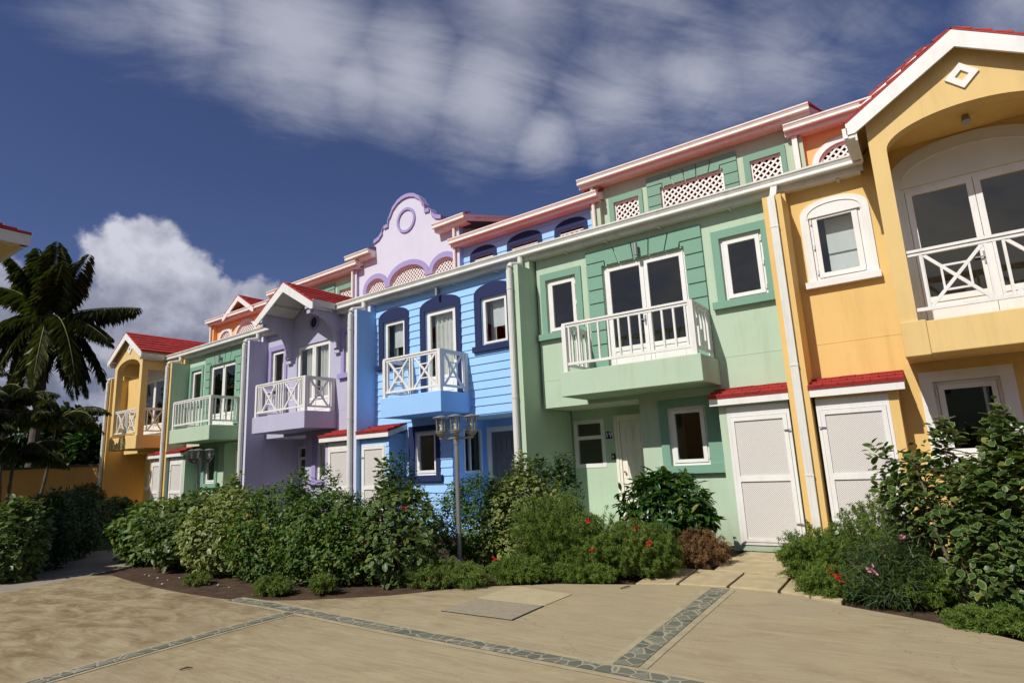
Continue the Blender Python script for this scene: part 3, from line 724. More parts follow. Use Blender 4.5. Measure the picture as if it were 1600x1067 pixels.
def bracket(par, x, w_=.16):
    """curved timber bracket carrying the gable: a block in front, an arc back to the wall"""
    mb = MB(); y0, y1 = BL+.02, WL; pts = []
    ztop = 6.30; n = 14
    arc = [(y0+.10+(y1-.12-y0-.10)*math.sin(math.pi/2*i/n), 5.28+(ztop-.16-5.28)*math.cos(math.pi/2*i/n)) for i in range(n+1)]
    poly = [(y1, ztop+.2), (y0+.05, ztop+.2)]+arc+[(y1, 5.28)]
    # fan as quads to stay planar-safe
    for i in range(n):
        a, b = arc[i], arc[i+1]
        mb.prism([(a[0], a[1]), (b[0], b[1]), (b[0], ztop+.2), (a[0], ztop+.2)], x-w_/2, x+w_/2, 'x')
    mb.prism([(arc[-1][0], 5.2), (y1, 5.2), (y1, ztop+.2), (arc[-1][0], ztop+.2)], x-w_/2, x+w_/2, 'x')
    mb.prism([(y0+.04, ztop-.10), (y0+.11, ztop-.10), (y0+.11, ztop+.2), (y0+.04, ztop+.2)], x-w_/2-.001, x+w_/2+.001, 'x')
    mb.box(x-w_/2-.03, x+w_/2+.03, y0-.06, y0+.06, ztop-.06, ztop+.2); mb.box(x-w_/2, x+w_/2, y0-.02, y0+.04, ztop-.2, ztop-.06)
    mb.box(x-w_/2-.02, x+w_/2+.02, y1-.14, y1, 5.2, 5.30); mb.box(x-w_/2-.05, x+w_/2+.05, y1-.09, y1, 5.06, 5.2)
    mb.build('bracket', LILAC, par)
def house_purple(par):
    wl, wr, dr = (-5.18, -4.42), (-1.37, -.60), (-3.76, -2.04); c = -2.87
    holes = [(*wl, 4.42, 5.62), (*wr, 4.42, 5.62), (*dr, 3.34, 5.57)]
    shell(par, LILAC, 0, holes, (-5.45, -3.21), 1, [(-2.66, -1.96, 1.43, 2.53)], ('back', -5.42, -4.63, 1.44, 2.53))
    for a in (wl, wr):
        surround_rect(par, a[0]-.14, a[1]+.14, 5.78, 4.42, LTRIM, a[0], a[1], 5.62)
        window(par, a[0], a[1], 4.42, 5.62); curtain(par, a[0]+.1, a[1]-.05, 4.4, 5.5, WL+.3, CURT, 5, .02)
    french(par, dr[0], dr[1], 3.34, 5.56, 3.88, 5.44)
    for a, b in ((dr[0]+.25, c-.08), (c+.06, dr[1]-.10)): curtain(par, a, b, 3.4, 5.5, WL+.20, CURT, 5, .035)
    ground_window(par, -2.84, -1.75, 1.43, 2.67, (-2.66, -1.96, 1.43, 2.53), None, LTRIM)
    storage(par, 1, LILAC)
    b = balcony_box(par, -4.40, -1.73, LILAC)
    x0, x1, yb = -4.30, -1.82, BL+.08; L = x1-x0; sy = WL-.01-yb
    it = [('v', .11), ('v', .19), ('v', .27), ('X', .31, 1.0)]+[('v', 1.06+.12*k) for k in range(4)]+[('X', 1.48, L-.31), ('v', L-.27), ('v', L-.19), ('v', L-.11)]
    its = [('v', .11), ('X', .16, sy-.22), ('v', sy-.16)]
    railing(b, [((x0, yb), (x1, yb), it, (0, L)), ((x0, yb), (x0, WL-.01), its, (sy-.05,)), ((x1, yb), (x1, WL-.01), its, (sy-.05,))], 3.45, 4.33, 3.34)
    # porch window, door
    w_ = MB(); a0, a1 = -5.42, -4.63; y = RC+.02; ring(w_, a0, a1, 1.44, 2.53, .09, y-.03, y+.05); w_.box(a0+.09, a1-.09, y-.03, y+.05, 2.08, 2.16); o = w_.build('window', WHITE, par)
    for z0_, z1_ in ((1.53, 2.08), (2.16, 2.44)):
        g = MB(); g.quad((a0+.09, y+.01, z0_), (a1-.09, y+.01, z0_), (a1-.09, y+.01, z1_), (a0+.09, y+.01, z1_)); g.build('pane', GLASS, o)
    six_panel_door(par, -4.36, -3.30, .30, 2.57, RC-.001, 1)
    # gable hood on brackets
    gable_roof(par, c, 1.50, 7.30, .60, BL-.06, 3.2, .25)
    gb = MB(); gb.prism([(c-1.44, 6.27), (c+1.44, 6.27), (c+1.44, 6.30), (c, 7.16), (c-1.44, 6.30)], WL+.001, WL+.12); gb.build('gable_wall', LILAC, par)
    rb = MB(); rb.box(c-.05, c+.05, BL+.05, WL, 7.02, 7.16); rb.build('purlin', SOFF, par)
    for s in (-1, 1): rb = MB(); rb.bar((c+s*.75, BL+.05, 6.76), (c+s*.75, WL, 6.76), .08, .10); rb.build('purlin', SOFF, par)
    for s in (-1, 1): bracket(par, c+s*1.22); side_gutter(par, c+s*1.50, BL-.05, GL-.03, 6.29, s)
    rg = MB(); n = 28
    for rr, rr2, ya in ((.24, .17, WL-.04),):
        for k in range(n):
            a0_, a1_ = 2*math.pi*k/n, 2*math.pi*(k+1)/n
            rg.prism([(c+rr*math.cos(a0_), 6.22+rr*math.sin(a0_)), (c+rr*math.cos(a1_), 6.22+rr*math.sin(a1_)), (c+rr2*math.cos(a1_), 6.22+rr2*math.sin(a1_)), (c+rr2*math.cos(a0_), 6.22+rr2*math.sin(a0_))], ya, WL-.001)
    r_ = rg.build('round_vent', LTRIM, par); vb = MB(); vb.prism([(c+.17*math.cos(2*math.pi*k/n), 6.22+.17*math.sin(2*math.pi*k/n)) for k in range(n)], WL-.008, WL-.0015); vb.build('vent_louvre', DARK, r_)
    # attic: curved parapet with three lattice arches
    arcs = [(-4.42, .53, 8.44, .38), (-2.68, .92, 8.44, .50), (-.84, .53, 8.44, .36)]
    cp = -2.70
    prof = [(-1.80, 10.36), (-1.52, 10.44), (-1.32, 10.62), (-1.22, 10.80), (-.98, 10.82), (-.90, 11.12), (-.72, 11.42), (-.45, 11.62), (-.2, 11.70), (0, 11.72)]
    prof = prof+[(-x, z) for x, z in prof[:-1][::-1]]
    def zlow(x, s):
        for cx, hw, zs, rs in arcs:
            d = (x+s*1e-4-cx)/hw
            if abs(d) < 1: return zs+rs*math.sqrt(max(0, 1-d*d))
        return 7.5
    def zhigh(x, s):
        t = x+s*1e-4-cp
        if t <= prof[0][0] or t >= prof[-1][0]: return 9.75
        for (a, za), (b_, zb) in zip(prof[:-1], prof[1:]):
            if a <= t <= b_: return za+(zb-za)*(t-a)/(b_-a)
    xs = {XL, XR}
    for x_, _ in prof: xs.add(round(x_+cp, 4))
    for cx, hw, _, _ in arcs:
        for k in range(19): xs.add(round(cx-hw*math.cos(math.pi*k/18), 4))
    for x_ in np.arange(-5.4, -.35, .1): xs.add(round(float(x_), 3))
    xs = [x_ for x_ in sorted(xs) if XL <= x_ <= XR]
    mb = MB(); arch_wall(mb, xs, zlow, zhigh, UW-.06, UW+.16); mb.build('parapet', LPALE, par)
    # coping band following the curve
    cb = MB(); out = [(x_+cp, z) for x_, z in prof]
    for (a, za), (b_, zb) in zip(out[:-1], out[1:]):
        cb.prism([(a, za-.10), (b_, zb-.10), (b_, zb+.045), (a, za+.045)] if abs(b_-a) > .11 or abs(zb-za) < .1 else [(a-.06*(1 if zb < za else -1)*-1, za-.02), (b_-.06*(1 if zb < za else -1)*-1, zb-.02), (b_, zb+.045), (a, za+.045)], UW-.12, UW+.20)
    cb.build('parapet_coping', LTRIM, par)
    rg = MB(); n = 40; cz = 10.73
    for k in range(n):
        a0_, a1_ = 2*math.pi*k/n, 2*math.pi*(k+1)/n; r1, r2 = .49, .39
        rg.prism([(cp+r1*math.cos(a0_), cz+r1*math.sin(a0_)), (cp+r1*math.cos(a1_), cz+r1*math.sin(a1_)), (cp+r2*math.cos(a1_), cz+r2*math.sin(a1_)), (cp+r2*math.cos(a0_), cz+r2*math.sin(a0_))], UW-.11, UW-.061)
    rg.build('round_moulding', LTRIM, par)
    for cx, hw, zs, rs in arcs:
        n = 24; sb = MB(); r1 = .20
        pin = [(cx-hw*math.cos(math.pi*k/n), zs+rs*math.sin(math.pi*k/n)) for k in range(n+1)]; po = [(cx-(hw+r1)*math.cos(math.pi*k/n), zs+(rs+r1)*math.sin(math.pi*k/n)) for k in range(n+1)]
        for k in range(n):
            q = [pin[k], pin[k+1], po[k+1], po[k]]
            q = [(min(max(a, XL+.003), XR-.003), b_) for a, b_ in q]
            if abs(q[2][0]-q[3][0]) < 1e-4 and abs(q[0][0]-q[1][0]) < 1e-4: continue
            sb.prism(q, UW-.10-.002*(hw > .8), UW-.0605)
        sb.box(max(XL+.003, cx-hw-r1), cx-hw, UW-.10-.002*(hw > .8), UW-.0605, zs-.1, zs-.001); sb.box(cx+hw, min(XR-.003, cx+hw+r1), UW-.10-.002*(hw > .8), UW-.0605, zs-.1, zs-.001)
        sb.build('arch_moulding', LTRIM, par)
        lattice(par, [(cx+hw, 7.8), (cx+hw, zs)]+[(cx+hw*math.cos(math.pi*k/12), zs+rs*math.sin(math.pi*k/12)) for k in range(1, 12)]+[(cx-hw, zs), (cx-hw, 7.8)], UW+.03, .15, .042)
    for xa, xb in ((-5.84, -4.42), (-1.02, .46)):
        gutter(par, xa, xb, 9.80, GU, PINK, name='attic_gutter')
        eb = MB(); eb.box(xa+.02, xb-.02, GU+.16, UW-.061, 9.68, 9.70)
        inner = xb if xa < -5 else xa
        eb.box(inner-.03, inner, GU+.13, UW-.061, 9.70, 9.95) if xa < -5 else eb.box(inner, inner+.03, GU+.13, UW-.061, 9.70, 9.95)
        eb.build('attic_fascia', PINK, par)
        tiles(par, (xa, GU+.09, 9.975), (xb, GU+.09, 9.975), (xa, UW-.07, 10.14), (xb, UW-.07, 10.14), .25, .3, name='attic_roof')
    s = .30; rg2 = 9.0
    tiles(par, (-5.84, UW+.17, 10.0), (.46, UW+.17, 10.0), (-5.84, rg2, 10.0+s*(rg2-UW)), (.46, rg2, 10.0+s*(rg2-UW)), .32, .3, name='attic_roof')
    for sx in (-5.84, .43): vb = MB(); vb.prism([(GU+.135, 9.72), (GU+.135, 9.95), (rg2, 9.97+s*(rg2-UW)), (rg2, 9.74+s*(rg2-UW))], sx, sx+.03, 'x'); vb.build('verge_board', PINK, par)
    for sx in (XL-.28, XR+.2): wb = MB(); wb.prism([(UW+.17, 7.4), (rg2, 7.4), (rg2, 9.7+s*(rg2-UW)), (UW+.17, 9.7)], sx, sx+.1, 'x'); wb.build('attic_side_wall', LILAC, par)
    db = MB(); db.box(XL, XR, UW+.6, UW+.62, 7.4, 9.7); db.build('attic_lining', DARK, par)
    main_roof(par, gap=(c-1.38, c+1.38))

def house_yellow(par, side, c=-2.80):
    """yellow house with the arched balcony porch; side -1: cupboard left (as the near one), +1 mirrored"""
    mx = (lambda a, b: (a, b)) if side < 0 else (lambda a, b: (-5.60-b, -5.60-a))
    wn = mx(-5.16, -4.35); hw = 1.25; aw = 1.03
    dr = (c-.95, c+.95)
    rec = mx(-2.55, XR) if side < 0 else (XL, -3.21)
    lw = mx(-3.79, -2.96)
    shell(par, YELLOW, 0, [(*wn, 4.47, 5.71), (*dr, 3.34, 5.74)], rec, 1 if side > 0 else -1, [(*lw, 1.4, 2.55)], None)
    # arched white surround of the small window
    a, b = mx(-5.29, -4.22); t = .045; y = WL
    sb = MB(); cx = (a+b)/2; h2 = (b-a)/2; n = 18
    A = [(cx-h2*math.cos(math.pi*i/n), 5.62+.31*math.sin(math.pi*i/n)**.75) for i in range(n+1)]
    sb.prism(A, y-t, y+.001); sb.box(a, wn[0], y-t, y+.001, 4.46, 5.619); sb.box(wn[1], b, y-t, y+.001, 4.46, 5.619)
    sb.box(a-.05, b+.02, y-.11, y+.001, 4.345, 4.458)
    Ai = [(cx-(h2-.11)*math.cos(math.pi*i/n), 5.60+.24*math.sin(math.pi*i/n)**.75) for i in range(n+1)]
    sb.build('window_surround', WHITE, par)
    gb = MB()
    for p, q in zip(Ai[:-1], Ai[1:]): gb.bar((p[0], y-t-.004, p[1]), (q[0], y-t-.004, q[1]), .008, .02, (0, 1, 0))
    gb.build('surround_moulding', GREYW, par)
    window(par, *wn, 4.47, 5.71, glass=(wn[0]+.13, wn[1]-.14, 4.60, 5.58), hinge=-1, rec=.0)
    bl = MB(); x0, x1 = wn[0]+.22, wn[1]-.02
    for z0_, z1_ in ((4.3, 4.66), (4.66, 4.98), (4.98, 5.62)):
        bl.quad((x0, WL+.20, z0_), (x1, WL+.20, z0_), (x1, WL+.235, z1_), (x0, WL+.235, z1_)); bl.quad((x0, WL+.20, z0_), (x1, WL+.20, z0_), (x1, WL+.235, z0_-.004), (x0, WL+.235, z0_-.004))
    bl.build('blind', BLIND, par)
    # balcony porch
    b_ = MB(); b_.box(c-hw, c+hw, BL, WL-.001, 2.865, 3.34)
    bal = b_.build('balcony', YPALE, par, bevel=.012)
    for s in (-1, 1): 
        pb = MB(); xa, xb = (c-hw-.006, c-hw+.31) if s < 0 else (c+hw-.31, c+hw+.006)
        pb.box(xa, xb, BL-.03, BL+.3, 2.85, 3.36); pb.build('plinth', YPALE, bal, bevel=.01)
    fw_ = MB(); n = 24
    xs = [c-hw]+[c-aw*math.cos(math.pi*k/n) for k in range(n+1)]+[c+hw]; xs = sorted(set(round(v, 5) for v in xs)|{round(c, 5)})
    zr = lambda x: 7.55-.637*abs(x-c)-.10
    def zl(x, s):
        d = (x+s*1e-4-c)/aw
        return 6.04+.40*math.sqrt(max(0, 1-d*d)) if abs(d) < 1 else 3.35
    arch_wall(fw_, xs, zl, lambda x, s: zr(x), BL, BL+.22)
    for s in (-1, 1):
        xa, xb = (c-hw, c-hw+.2) if s < 0 else (c+hw-.2, c+hw)
        fw_.box(xa, xb, BL+.221, WL-.001, 5.93, 6.45)
    fw_.build('arched_front', YPALE, par)
    cb = MB(); cb.box(c-hw+.201, c+hw-.201, BL+.221, WL-.001, 6.45, 6.47); cb.build('porch_soffit', YELLOW, par)
    gable_roof(par, c, 1.505, 7.55, .637, BL-.20, 3.5, .24, under=YELLOW)
    gw = MB(); gw.prism([(c-1.44, 6.27), (c+1.44, 6.27), (c+1.44, 6.50), (c, 7.42), (c-1.44, 6.50)], WL+.001, WL+.12); gw.build('gable_wall', YELLOW, par)
    for s in (-1, 1): side_gutter(par, c+s*1.53, BL-.18, GL-.032, 6.32, s)
    ec = MB()
    for s in (-1, 1): ec.box(min(c+s*1.493, c+s*1.56), max(c+s*1.493, c+s*1.56), BL-.20, BL-.182, 6.33, 6.50)
    ec.build('gutter_end', WHITE, par)
    dm = MB(); q1, q2 = .205, .085; cz = 6.85; P = [(c+.03+q*dx, cz+q*dz) for q in (q1, q2) for dx, dz in ((0, 1), (1, 0), (0, -1), (-1, 0))]
    for k in range(4): dm.prism([P[k], P[(k+1) % 4], P[4+(k+1) % 4], P[4+k]], BL-.03, BL-.001)
    dm.build('diamond_ornament', WHITE, par)
    # tall arched surround and doors at the back of the balcony
    sb = MB(); n = 24; xs = sorted(set([round(c-1.06*math.cos(math.pi*k/n), 5) for k in range(n+1)]))
    zh = lambda x, s: 5.98+.44*math.sqrt(max(0, 1-((x-c)/1.0601)**2))
    arch_wall(sb, xs, lambda x, s: 5.745, zh, WL-.04, WL+.001)
    for s in (-1, 1): sb.box(min(c+s*1.06, c+s*.951), max(c+s*1.06, c+s*.951), WL-.04, WL+.001, 3.342, 5.744)
    sb.build('door_surround', GREYW, par)
    ab = MB(); A = [(c-.9*math.cos(math.pi*k/n), 5.86+.36*math.sin(math.pi*k/n)) for k in range(n+1)]
    for p, q in zip(A[:-1], A[1:]): ab.bar((p[0], WL-.048, p[1]), (q[0], WL-.048, q[1]), .016, .03, (0, 1, 0))
    ab.build('arch_moulding', WHITE, par)
    french(par, dr[0], dr[1], 3.345, 5.74, 3.88, 5.60, rec=.0)
    L = 2*aw-.0; x0 = c-aw
    it = [('v', .17), ('X', .20, .90), ('v', .93), ('v', 1.03), ('v', 1.13), ('X', 1.16, 1.86), ('v', 1.89)]
    sy = WL-BL-.24; its = [('v', .12), ('X', .16, sy-.16), ('v', sy-.12)]
    railing(bal, [((x0, BL+.09), (x0+L, BL+.09), it, ()), ((c-hw+.1, BL+.23), (c-hw+.1, WL-.01), its, ()), ((c+hw-.1, BL+.23), (c+hw-.1, WL-.01), its, ())], 3.50, 4.42, 3.34)
    spots(par, c+.02, .1, 6.38)
    # ground floor
    g0, g1 = mx(-3.96, -2.79)
    surround_rect(par, g0, g1, 2.71, 1.4, WHITE, lw[0], lw[1], 2.55)
    window(par, *lw, 1.4, 2.55, glass=(lw[0]+.13, lw[1]-.12, 1.52, 2.42), hinge=-1)
    storage(par, side, YELLOW)
    # attic: orange wall, gabled dormer and round-headed lattices
    arcs = [mx(-5.20, -4.10), mx(-3.62, -1.98), mx(-1.50, -.50)]
    arcs = [((a+b)/2, (b-a)/2-.0, 8.22, .44 if b-a < 1.3 else .60) for a, b in arcs]
    def zlow(x, s):
        for cx_, h_, zs, rs in arcs:
            d = (x+s*1e-4-cx_)/h_
            if abs(d) < 1: return zs+rs*math.sqrt(max(0, 1-d*d))
        return 7.4
    gz = lambda x, s: max(9.12, 9.95-.62*abs(x-c)-.06)
    xs = {XL, XR, c, c-1.3, c+1.3}
    for cx_, h_, _, _ in arcs:
        for k in range(17): xs.add(round(cx_-h_*math.cos(math.pi*k/16), 4))
    mb = MB(); arch_wall(mb, [x for x in sorted(xs) if XL <= x <= XR], zlow, gz, UW, UW+.12); mb.build('attic_wall', ORANGE, par)
    for cx_, h_, zs, rs in arcs:
        sb = MB(); n = 20; r1 = .14
        pin = [(cx_-h_*math.cos(math.pi*k/n), zs+rs*math.sin(math.pi*k/n)) for k in range(n+1)]; po = [(cx_-(h_+r1)*math.cos(math.pi*k/n), zs+(rs+r1)*math.sin(math.pi*k/n)) for k in range(n+1)]
        for k in range(n): sb.prism([pin[k], pin[k+1], po[k+1], po[k]], UW-.04, UW-.001)
        for s in (-1, 1): sb.box(min(cx_+s*h_, cx_+s*(h_+r1)), max(cx_+s*h_, cx_+s*(h_+r1)), UW-.04, UW-.001, 7.8, zs-.001)
        sb.build('lattice_surround', WHITE, par)
        lattice(par, [(cx_+h_, 7.8), (cx_+h_, zs)]+[(cx_+h_*math.cos(math.pi*k/12), zs+rs*math.sin(math.pi*k/12)) for k in range(1, 12)]+[(cx_-h_, zs), (cx_-h_, 7.8)], UW+.04, .165, .045)
    attic_roof(par, -5.79, .1, 9.31, ORANGE)
    gable_roof(par, c, 1.35, 10.05, .62, GU-.02, 7.5, .22, under=ORANGE)
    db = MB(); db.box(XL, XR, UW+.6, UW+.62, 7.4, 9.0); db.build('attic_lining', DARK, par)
    main_roof(par, gap=(c-1.4, c+1.4))

FR = {6: (3.85, 10.79, 0.), 5: (-1.60, 10.79, 0.), 4: (-7.13, 10.79, 1.38), 3: (-12.58, 10.92, 2.25), 2: (-18.02, 11.14, 2.34), 1: (-23.47, 11.36, 1.6)}
LB = {6: ('yellow townhouse with an arched balcony porch under a white edged gable, nearest the camera', None),
      5: ('pale green townhouse with plain white balcony bars and number 19 by its door', None),
      4: ('blue clapboard townhouse with navy arched window heads', None),
      3: ('lilac townhouse with a red gable hood and a curved scrolled parapet above', None),
      2: ('darker looking green townhouse between the lilac house and the far yellow house', None),
      1: ('yellow townhouse with an orange attic at the far left end of the terrace', None)}
GRP = 'terrace of brightly painted townhouses'
H = {}
for k in (6, 5, 4, 3, 2, 1):
    x, y, th = FR[k]; H[k] = thing('townhouse', LB[k][0], 'house', (x, y, 0), R(-th), GRP)
house_yellow(H[6], -1); house_green(H[5], 1, None, None); house_blue(H[4]); house_purple(H[3]); house_green(H[2], -1, None, None); house_yellow(H[1], 1)
# party walls and pipes at the right-hand end of houses 5..1 (and 6), with the far left end wall
party(H[5], 0, YELLOW, GREEN, YELLOW); party(H[4], 0, GREEN, BLUE, GREEN); party(H[3], 0, LPALE, LILAC, BLUE); party(H[2], 0, LPALE, GREEN, LILAC); party(H[1], 0, YELLOW, YELLOW, GREEN); party(H[6], 0, YELLOW, YELLOW, YELLOW)
party(H[1], XL, YELLOW, YELLOW, YELLOW, name='end_wall')
downpipe(H[5], -.155, 0, .0, 5.93, -.15, .40, 6.29, w_=.12)
for k in (4, 3, 2, 1): downpipe(H[k], -.19, 0, 0, 5.96, -.19, .40, 6.29, False, w_=.14)
downpipe(H[1], XL-.155, 0, 0, 5.96, XL-.155, .4, 6.3, False, w_=.14)
for k, fm, lm_, rm, top in ((5, GREEN, GREEN, ORANGE, 9.45), (4, GREEN, BLUE, GREEN, 9.45), (3, LPALE, LILAC, BLUE, 9.7), (2, LPALE, GREEN, LILAC, 9.75), (1, ORANGE, ORANGE, GREEN, 9.2)):
    attic_party(H[k], 0, fm, lm_, rm, top)
    mb = MB(); mb.box(-.215, -.10, UF-.1, UF-.01, 7.8, top) if k == 5 else mb.tube([(-.18, UF-.06, 7.8), (-.18, UF-.06, top)], .055, 12)
    mb.build('attic_downpipe', PINK, H[k])
attic_party(H[1], XL, ORANGE, ORANGE, ORANGE, 9.2)
mb = MB(); mb.tube([(XL-.18, UF-.06, 7.8), (XL-.18, UF-.06, 9.2)], .055, 12); mb.build('attic_downpipe', PINK, H[1])
# eaves gutters
gutter(H[6], -5.62, -2.80-1.39, 6.29, GL); gutter(H[6], -2.80+1.39, .1, 6.29, GL)
gutter(H[5], -5.528, -.172, 6.29, GL); gutter(H[4], -5.448, -.002, 6.29, GL)
gutter(H[3], -5.448, -2.87-1.37, 6.29, GL); gutter(H[3], -2.87+1.37, -.002, 6.29, GL)
gutter(H[2], -5.448, -.002, 6.29, GL); gutter(H[1], -5.7, -2.80-1.39, 6.29, GL); gutter(H[1], -2.80+1.39, -.002, 6.29, GL)
for k in H:
    mb = MB()
    for qa, qb in ([(XL-.15, XR+.15)] if k in (5, 4, 2) else [(XL-.15, -4.25), (-1.4, XR+.15)]):
        mb = MB()
        mb.box(qa, qb, GL+.16, WL-.001, 6.19, 6.205)
        for x_ in (-4.6, -3.6, -2.4, -1.0):
            if qa < x_ < qb: mb.box(x_-.02, x_+.02, GL+.165, WL-.002, 6.15, 6.189)
        mb.build('eaves_soffit', SOFF, H[k])
#@@GROUND
# ------------------------------------------------------------------ ground materials
def patio_mat():
    m = bpy.data.materials.new('brushed tan concrete'); m.use_nodes = True; t = NT(m.node_tree); b = t.n['Principled BSDF']
    P = t.new('ShaderNodeNewGeometry').outputs['Position']
    st = t.noise(t.vmath('MULTIPLY', P, (1.1, 9.0, 1.0)), 2.2, 6, .62, .5)
    big = t.noise(P, .55, 5, .6, .6); fine = t.noise(P, 70, 3, .7); mid = t.noise(t.vmath('MULTIPLY', P, (.7, 2.6, 1)), 1.6, 5, .65, 1.2)
    c = t.mix(t.mapr(st, .3, .75), (.41, .35, .215), (.325, .27, .165))
    c = t.mix(t.mapr(mid, .50, .78, 0, .75), c, (.24, .165, .085))
    c = t.mix(t.mapr(big, .42, .72, 0, .5), c, (.33, .27, .20))
    c = t.mix(t.mapr(t.noise(P, 5.5, 4, .7, .3), .58, .74, 0, .35), c, (.46, .38, .27))
    c = t.mix(t.mapr(fine, .50, .8, 0, .5), c, (.22, .17, .11))
    br = t.noise(t.vmath('MULTIPLY', P, (2.0, 60.0, 1.0)), 1.0, 4, .7, .3); c = t.mix(t.mapr(br, .45, .75, 0, .35), c, (.27, .215, .12))
    sp = t.noise(P, 18, 5, .75); c = t.mix(t.mapr(sp, .66, .72, 0, .55), c, (.15, .12, .08)); c = t.mix(t.mapr(sp, .30, .24, 0, .4), c, (.50, .43, .29))
    ck = t.new('ShaderNodeTexVoronoi', feature='DISTANCE_TO_EDGE'); t.link(t.vmath('ADD', P, t.scale(t.noise(P, 1.5, 4, .7, 0, True), 1.1)), ck.inputs['Vector']); t.setin(ck, 'Scale', .42)
    c = t.mix(t.math('MULTIPLY', t.mapr(ck.outputs['Distance'], .0, .0035, .6, 0.0), t.mapr(big, .42, .55)), c, (.13, .10, .06))
    # darker worn stain on the left of the yard
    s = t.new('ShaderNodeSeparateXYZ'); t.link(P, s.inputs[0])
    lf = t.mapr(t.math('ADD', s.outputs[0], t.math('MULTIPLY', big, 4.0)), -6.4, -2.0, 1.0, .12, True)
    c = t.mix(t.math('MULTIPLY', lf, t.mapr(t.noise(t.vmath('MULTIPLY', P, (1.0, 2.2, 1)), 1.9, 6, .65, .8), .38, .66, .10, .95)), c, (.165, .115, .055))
    t.link(c, b.inputs['Base Color']); b.inputs['Roughness'].default_value = .85; b.inputs['Specular IOR Level'].default_value = .15
    bn = t.new('ShaderNodeBump'); t.setin(bn, 'Strength', .5); t.setin(bn, 'Distance', .012)
    t.link(t.math('ADD', st, t.math('MULTIPLY', fine, .5)), bn.inputs['Height']); t.link(bn.outputs[0], b.inputs['Normal'])
    return m
PATIO = patio_mat()
def stone_mat():
    m = bpy.data.materials.new('crazy paving of green slate'); m.use_nodes = True; t = NT(m.node_tree); b = t.n['Principled BSDF']
    P = t.new('ShaderNodeNewGeometry').outputs['Position']
    wob = t.vmath('ADD', P, t.scale(t.noise(P, 6, 2, .5, 0, True), .04))
    v = t.new('ShaderNodeTexVoronoi', feature='DISTANCE_TO_EDGE'); t.link(wob, v.inputs['Vector']); t.setin(v, 'Scale', 7.5); t.setin(v, 'Randomness', .85)
    v2 = t.new('ShaderNodeTexVoronoi', feature='F1'); t.link(wob, v2.inputs['Vector']); t.setin(v2, 'Scale', 7.5); t.setin(v2, 'Randomness', .85)
    cr = t.new('ShaderNodeSeparateColor'); t.link(v2.outputs['Color'], cr.inputs[0])
    c = t.mix(cr.outputs[0], (.10, .108, .078), (.21, .205, .15)); c = t.mix(t.mapr(t.noise(P, 30, 4, .6), .4, .7, 0, .5), c, (.12, .12, .095))
    c = t.mix(t.mapr(v.outputs['Distance'], .035, .06), (.33, .30, .22), c)
    t.link(c, b.inputs['Base Color']); b.inputs['Roughness'].default_value = .6
    bn = t.new('ShaderNodeBump'); t.setin(bn, 'Strength', .5); t.setin(bn, 'Distance', .01); t.link(t.mapr(v.outputs['Distance'], .03, .1), bn.inputs['Height']); t.link(bn.outputs[0], b.inputs['Normal'])
    return m
STONE = stone_mat()
EDGE = pmat('grey mortar', (.39, .335, .215), .85, .1, 6, .3, 60, .15)
SOIL = pmat('dark soil', (.055, .035, .024), .95, .18, 5, 1.0, 25, .1, col2=(.10, .065, .045))
SLAB = pmat('sandstone slab', (.46, .38, .23), .85, .08, 5, .5, 50, .15, col2=(.34, .27, .155))
GSLAB = pmat('grey concrete slab', (.31, .275, .20), .85, .08, 14, .5, 90, .15, col2=(.24, .21, .15))
PSLAB = pmat('pale concrete slab', (.435, .37, .225), .85, .05, 4, .3, 50, .15)
LAWN = pmat('lawn', (.035, .07, .02), .9, .15, 20, .8, 60, .1)
EARTH = pmat('rough grass', (.06, .085, .03), .95, .12, .6, .6, 20, .1)
WALLO = plaster('ochre wall', (.56, .30, .085), .8)
TWIG = pmat('dry twig', (.10, .065, .04), .9)
PEB = pmat('pale pebble', (.5, .46, .40), .8)

def struct(o, kind='structure'): o['kind'] = kind; return o
mb = MB(); mb.quad((-500, -300, -.06), (500, -300, -.06), (500, 700, -.06), (-500, 700, -.06)); struct(mb.build('ground', EARTH))
EDL = [(-12.31, 3.60), (-12.6, 4.4), (-12.82, 5.0), (-12.5, 5.15), (-12.31, 5.18), (-11.4, 5.05), (-10.35, 4.92), (-9.05, 4.85), (-8.11, 4.88), (-7.64, 5.02), (-7.13, 5.24), (-6.49, 5.67), (-6.10, 5.99), (-5.70, 6.5), (-5.35, 6.83), (-4.99, 7.06), (-4.49, 7.36), (-3.95, 7.55), (-3.43, 7.72), (-2.93, 7.86)]
EDR = [(-2.39, 7.90), (-1.89, 7.85), (-1.48, 7.69), (-.99, 7.42), (-.46, 7.17), (.07, 6.87), (.32, 6.68), (1.6, 5.6), (4, 3.6), (7, 1.5), (14, -3)]
def smooth_curve(P, n=4):
    out = []
    for i in range(len(P)-1):
        p0, p1, p2, p3 = P[max(i-1, 0)], P[i], P[i+1], P[min(i+2, len(P)-1)]
        for k in range(n):
            t = k/n; f = lambda a, b, c, d: .5*(2*b+(c-a)*t+(2*a-5*b+4*c-d)*t*t+(3*b-a-3*c+d)*t**3)
            out.append((f(p0[0], p1[0], p2[0], p3[0]), f(p0[1], p1[1], p2[1], p3[1])))
    return out+[P[-1]]
CV = smooth_curve(EDL[2:]+EDR[:-4])+EDR[-4:]
mb = MB(); poly = [(-12.3, -14), (-12.31, 3.6), (-12.6, 4.4)]+CV+[(14, -14)]
mb.prism(poly[::-1], -.055, 0.0, 'z'); struct(mb.build('patio', PATIO))
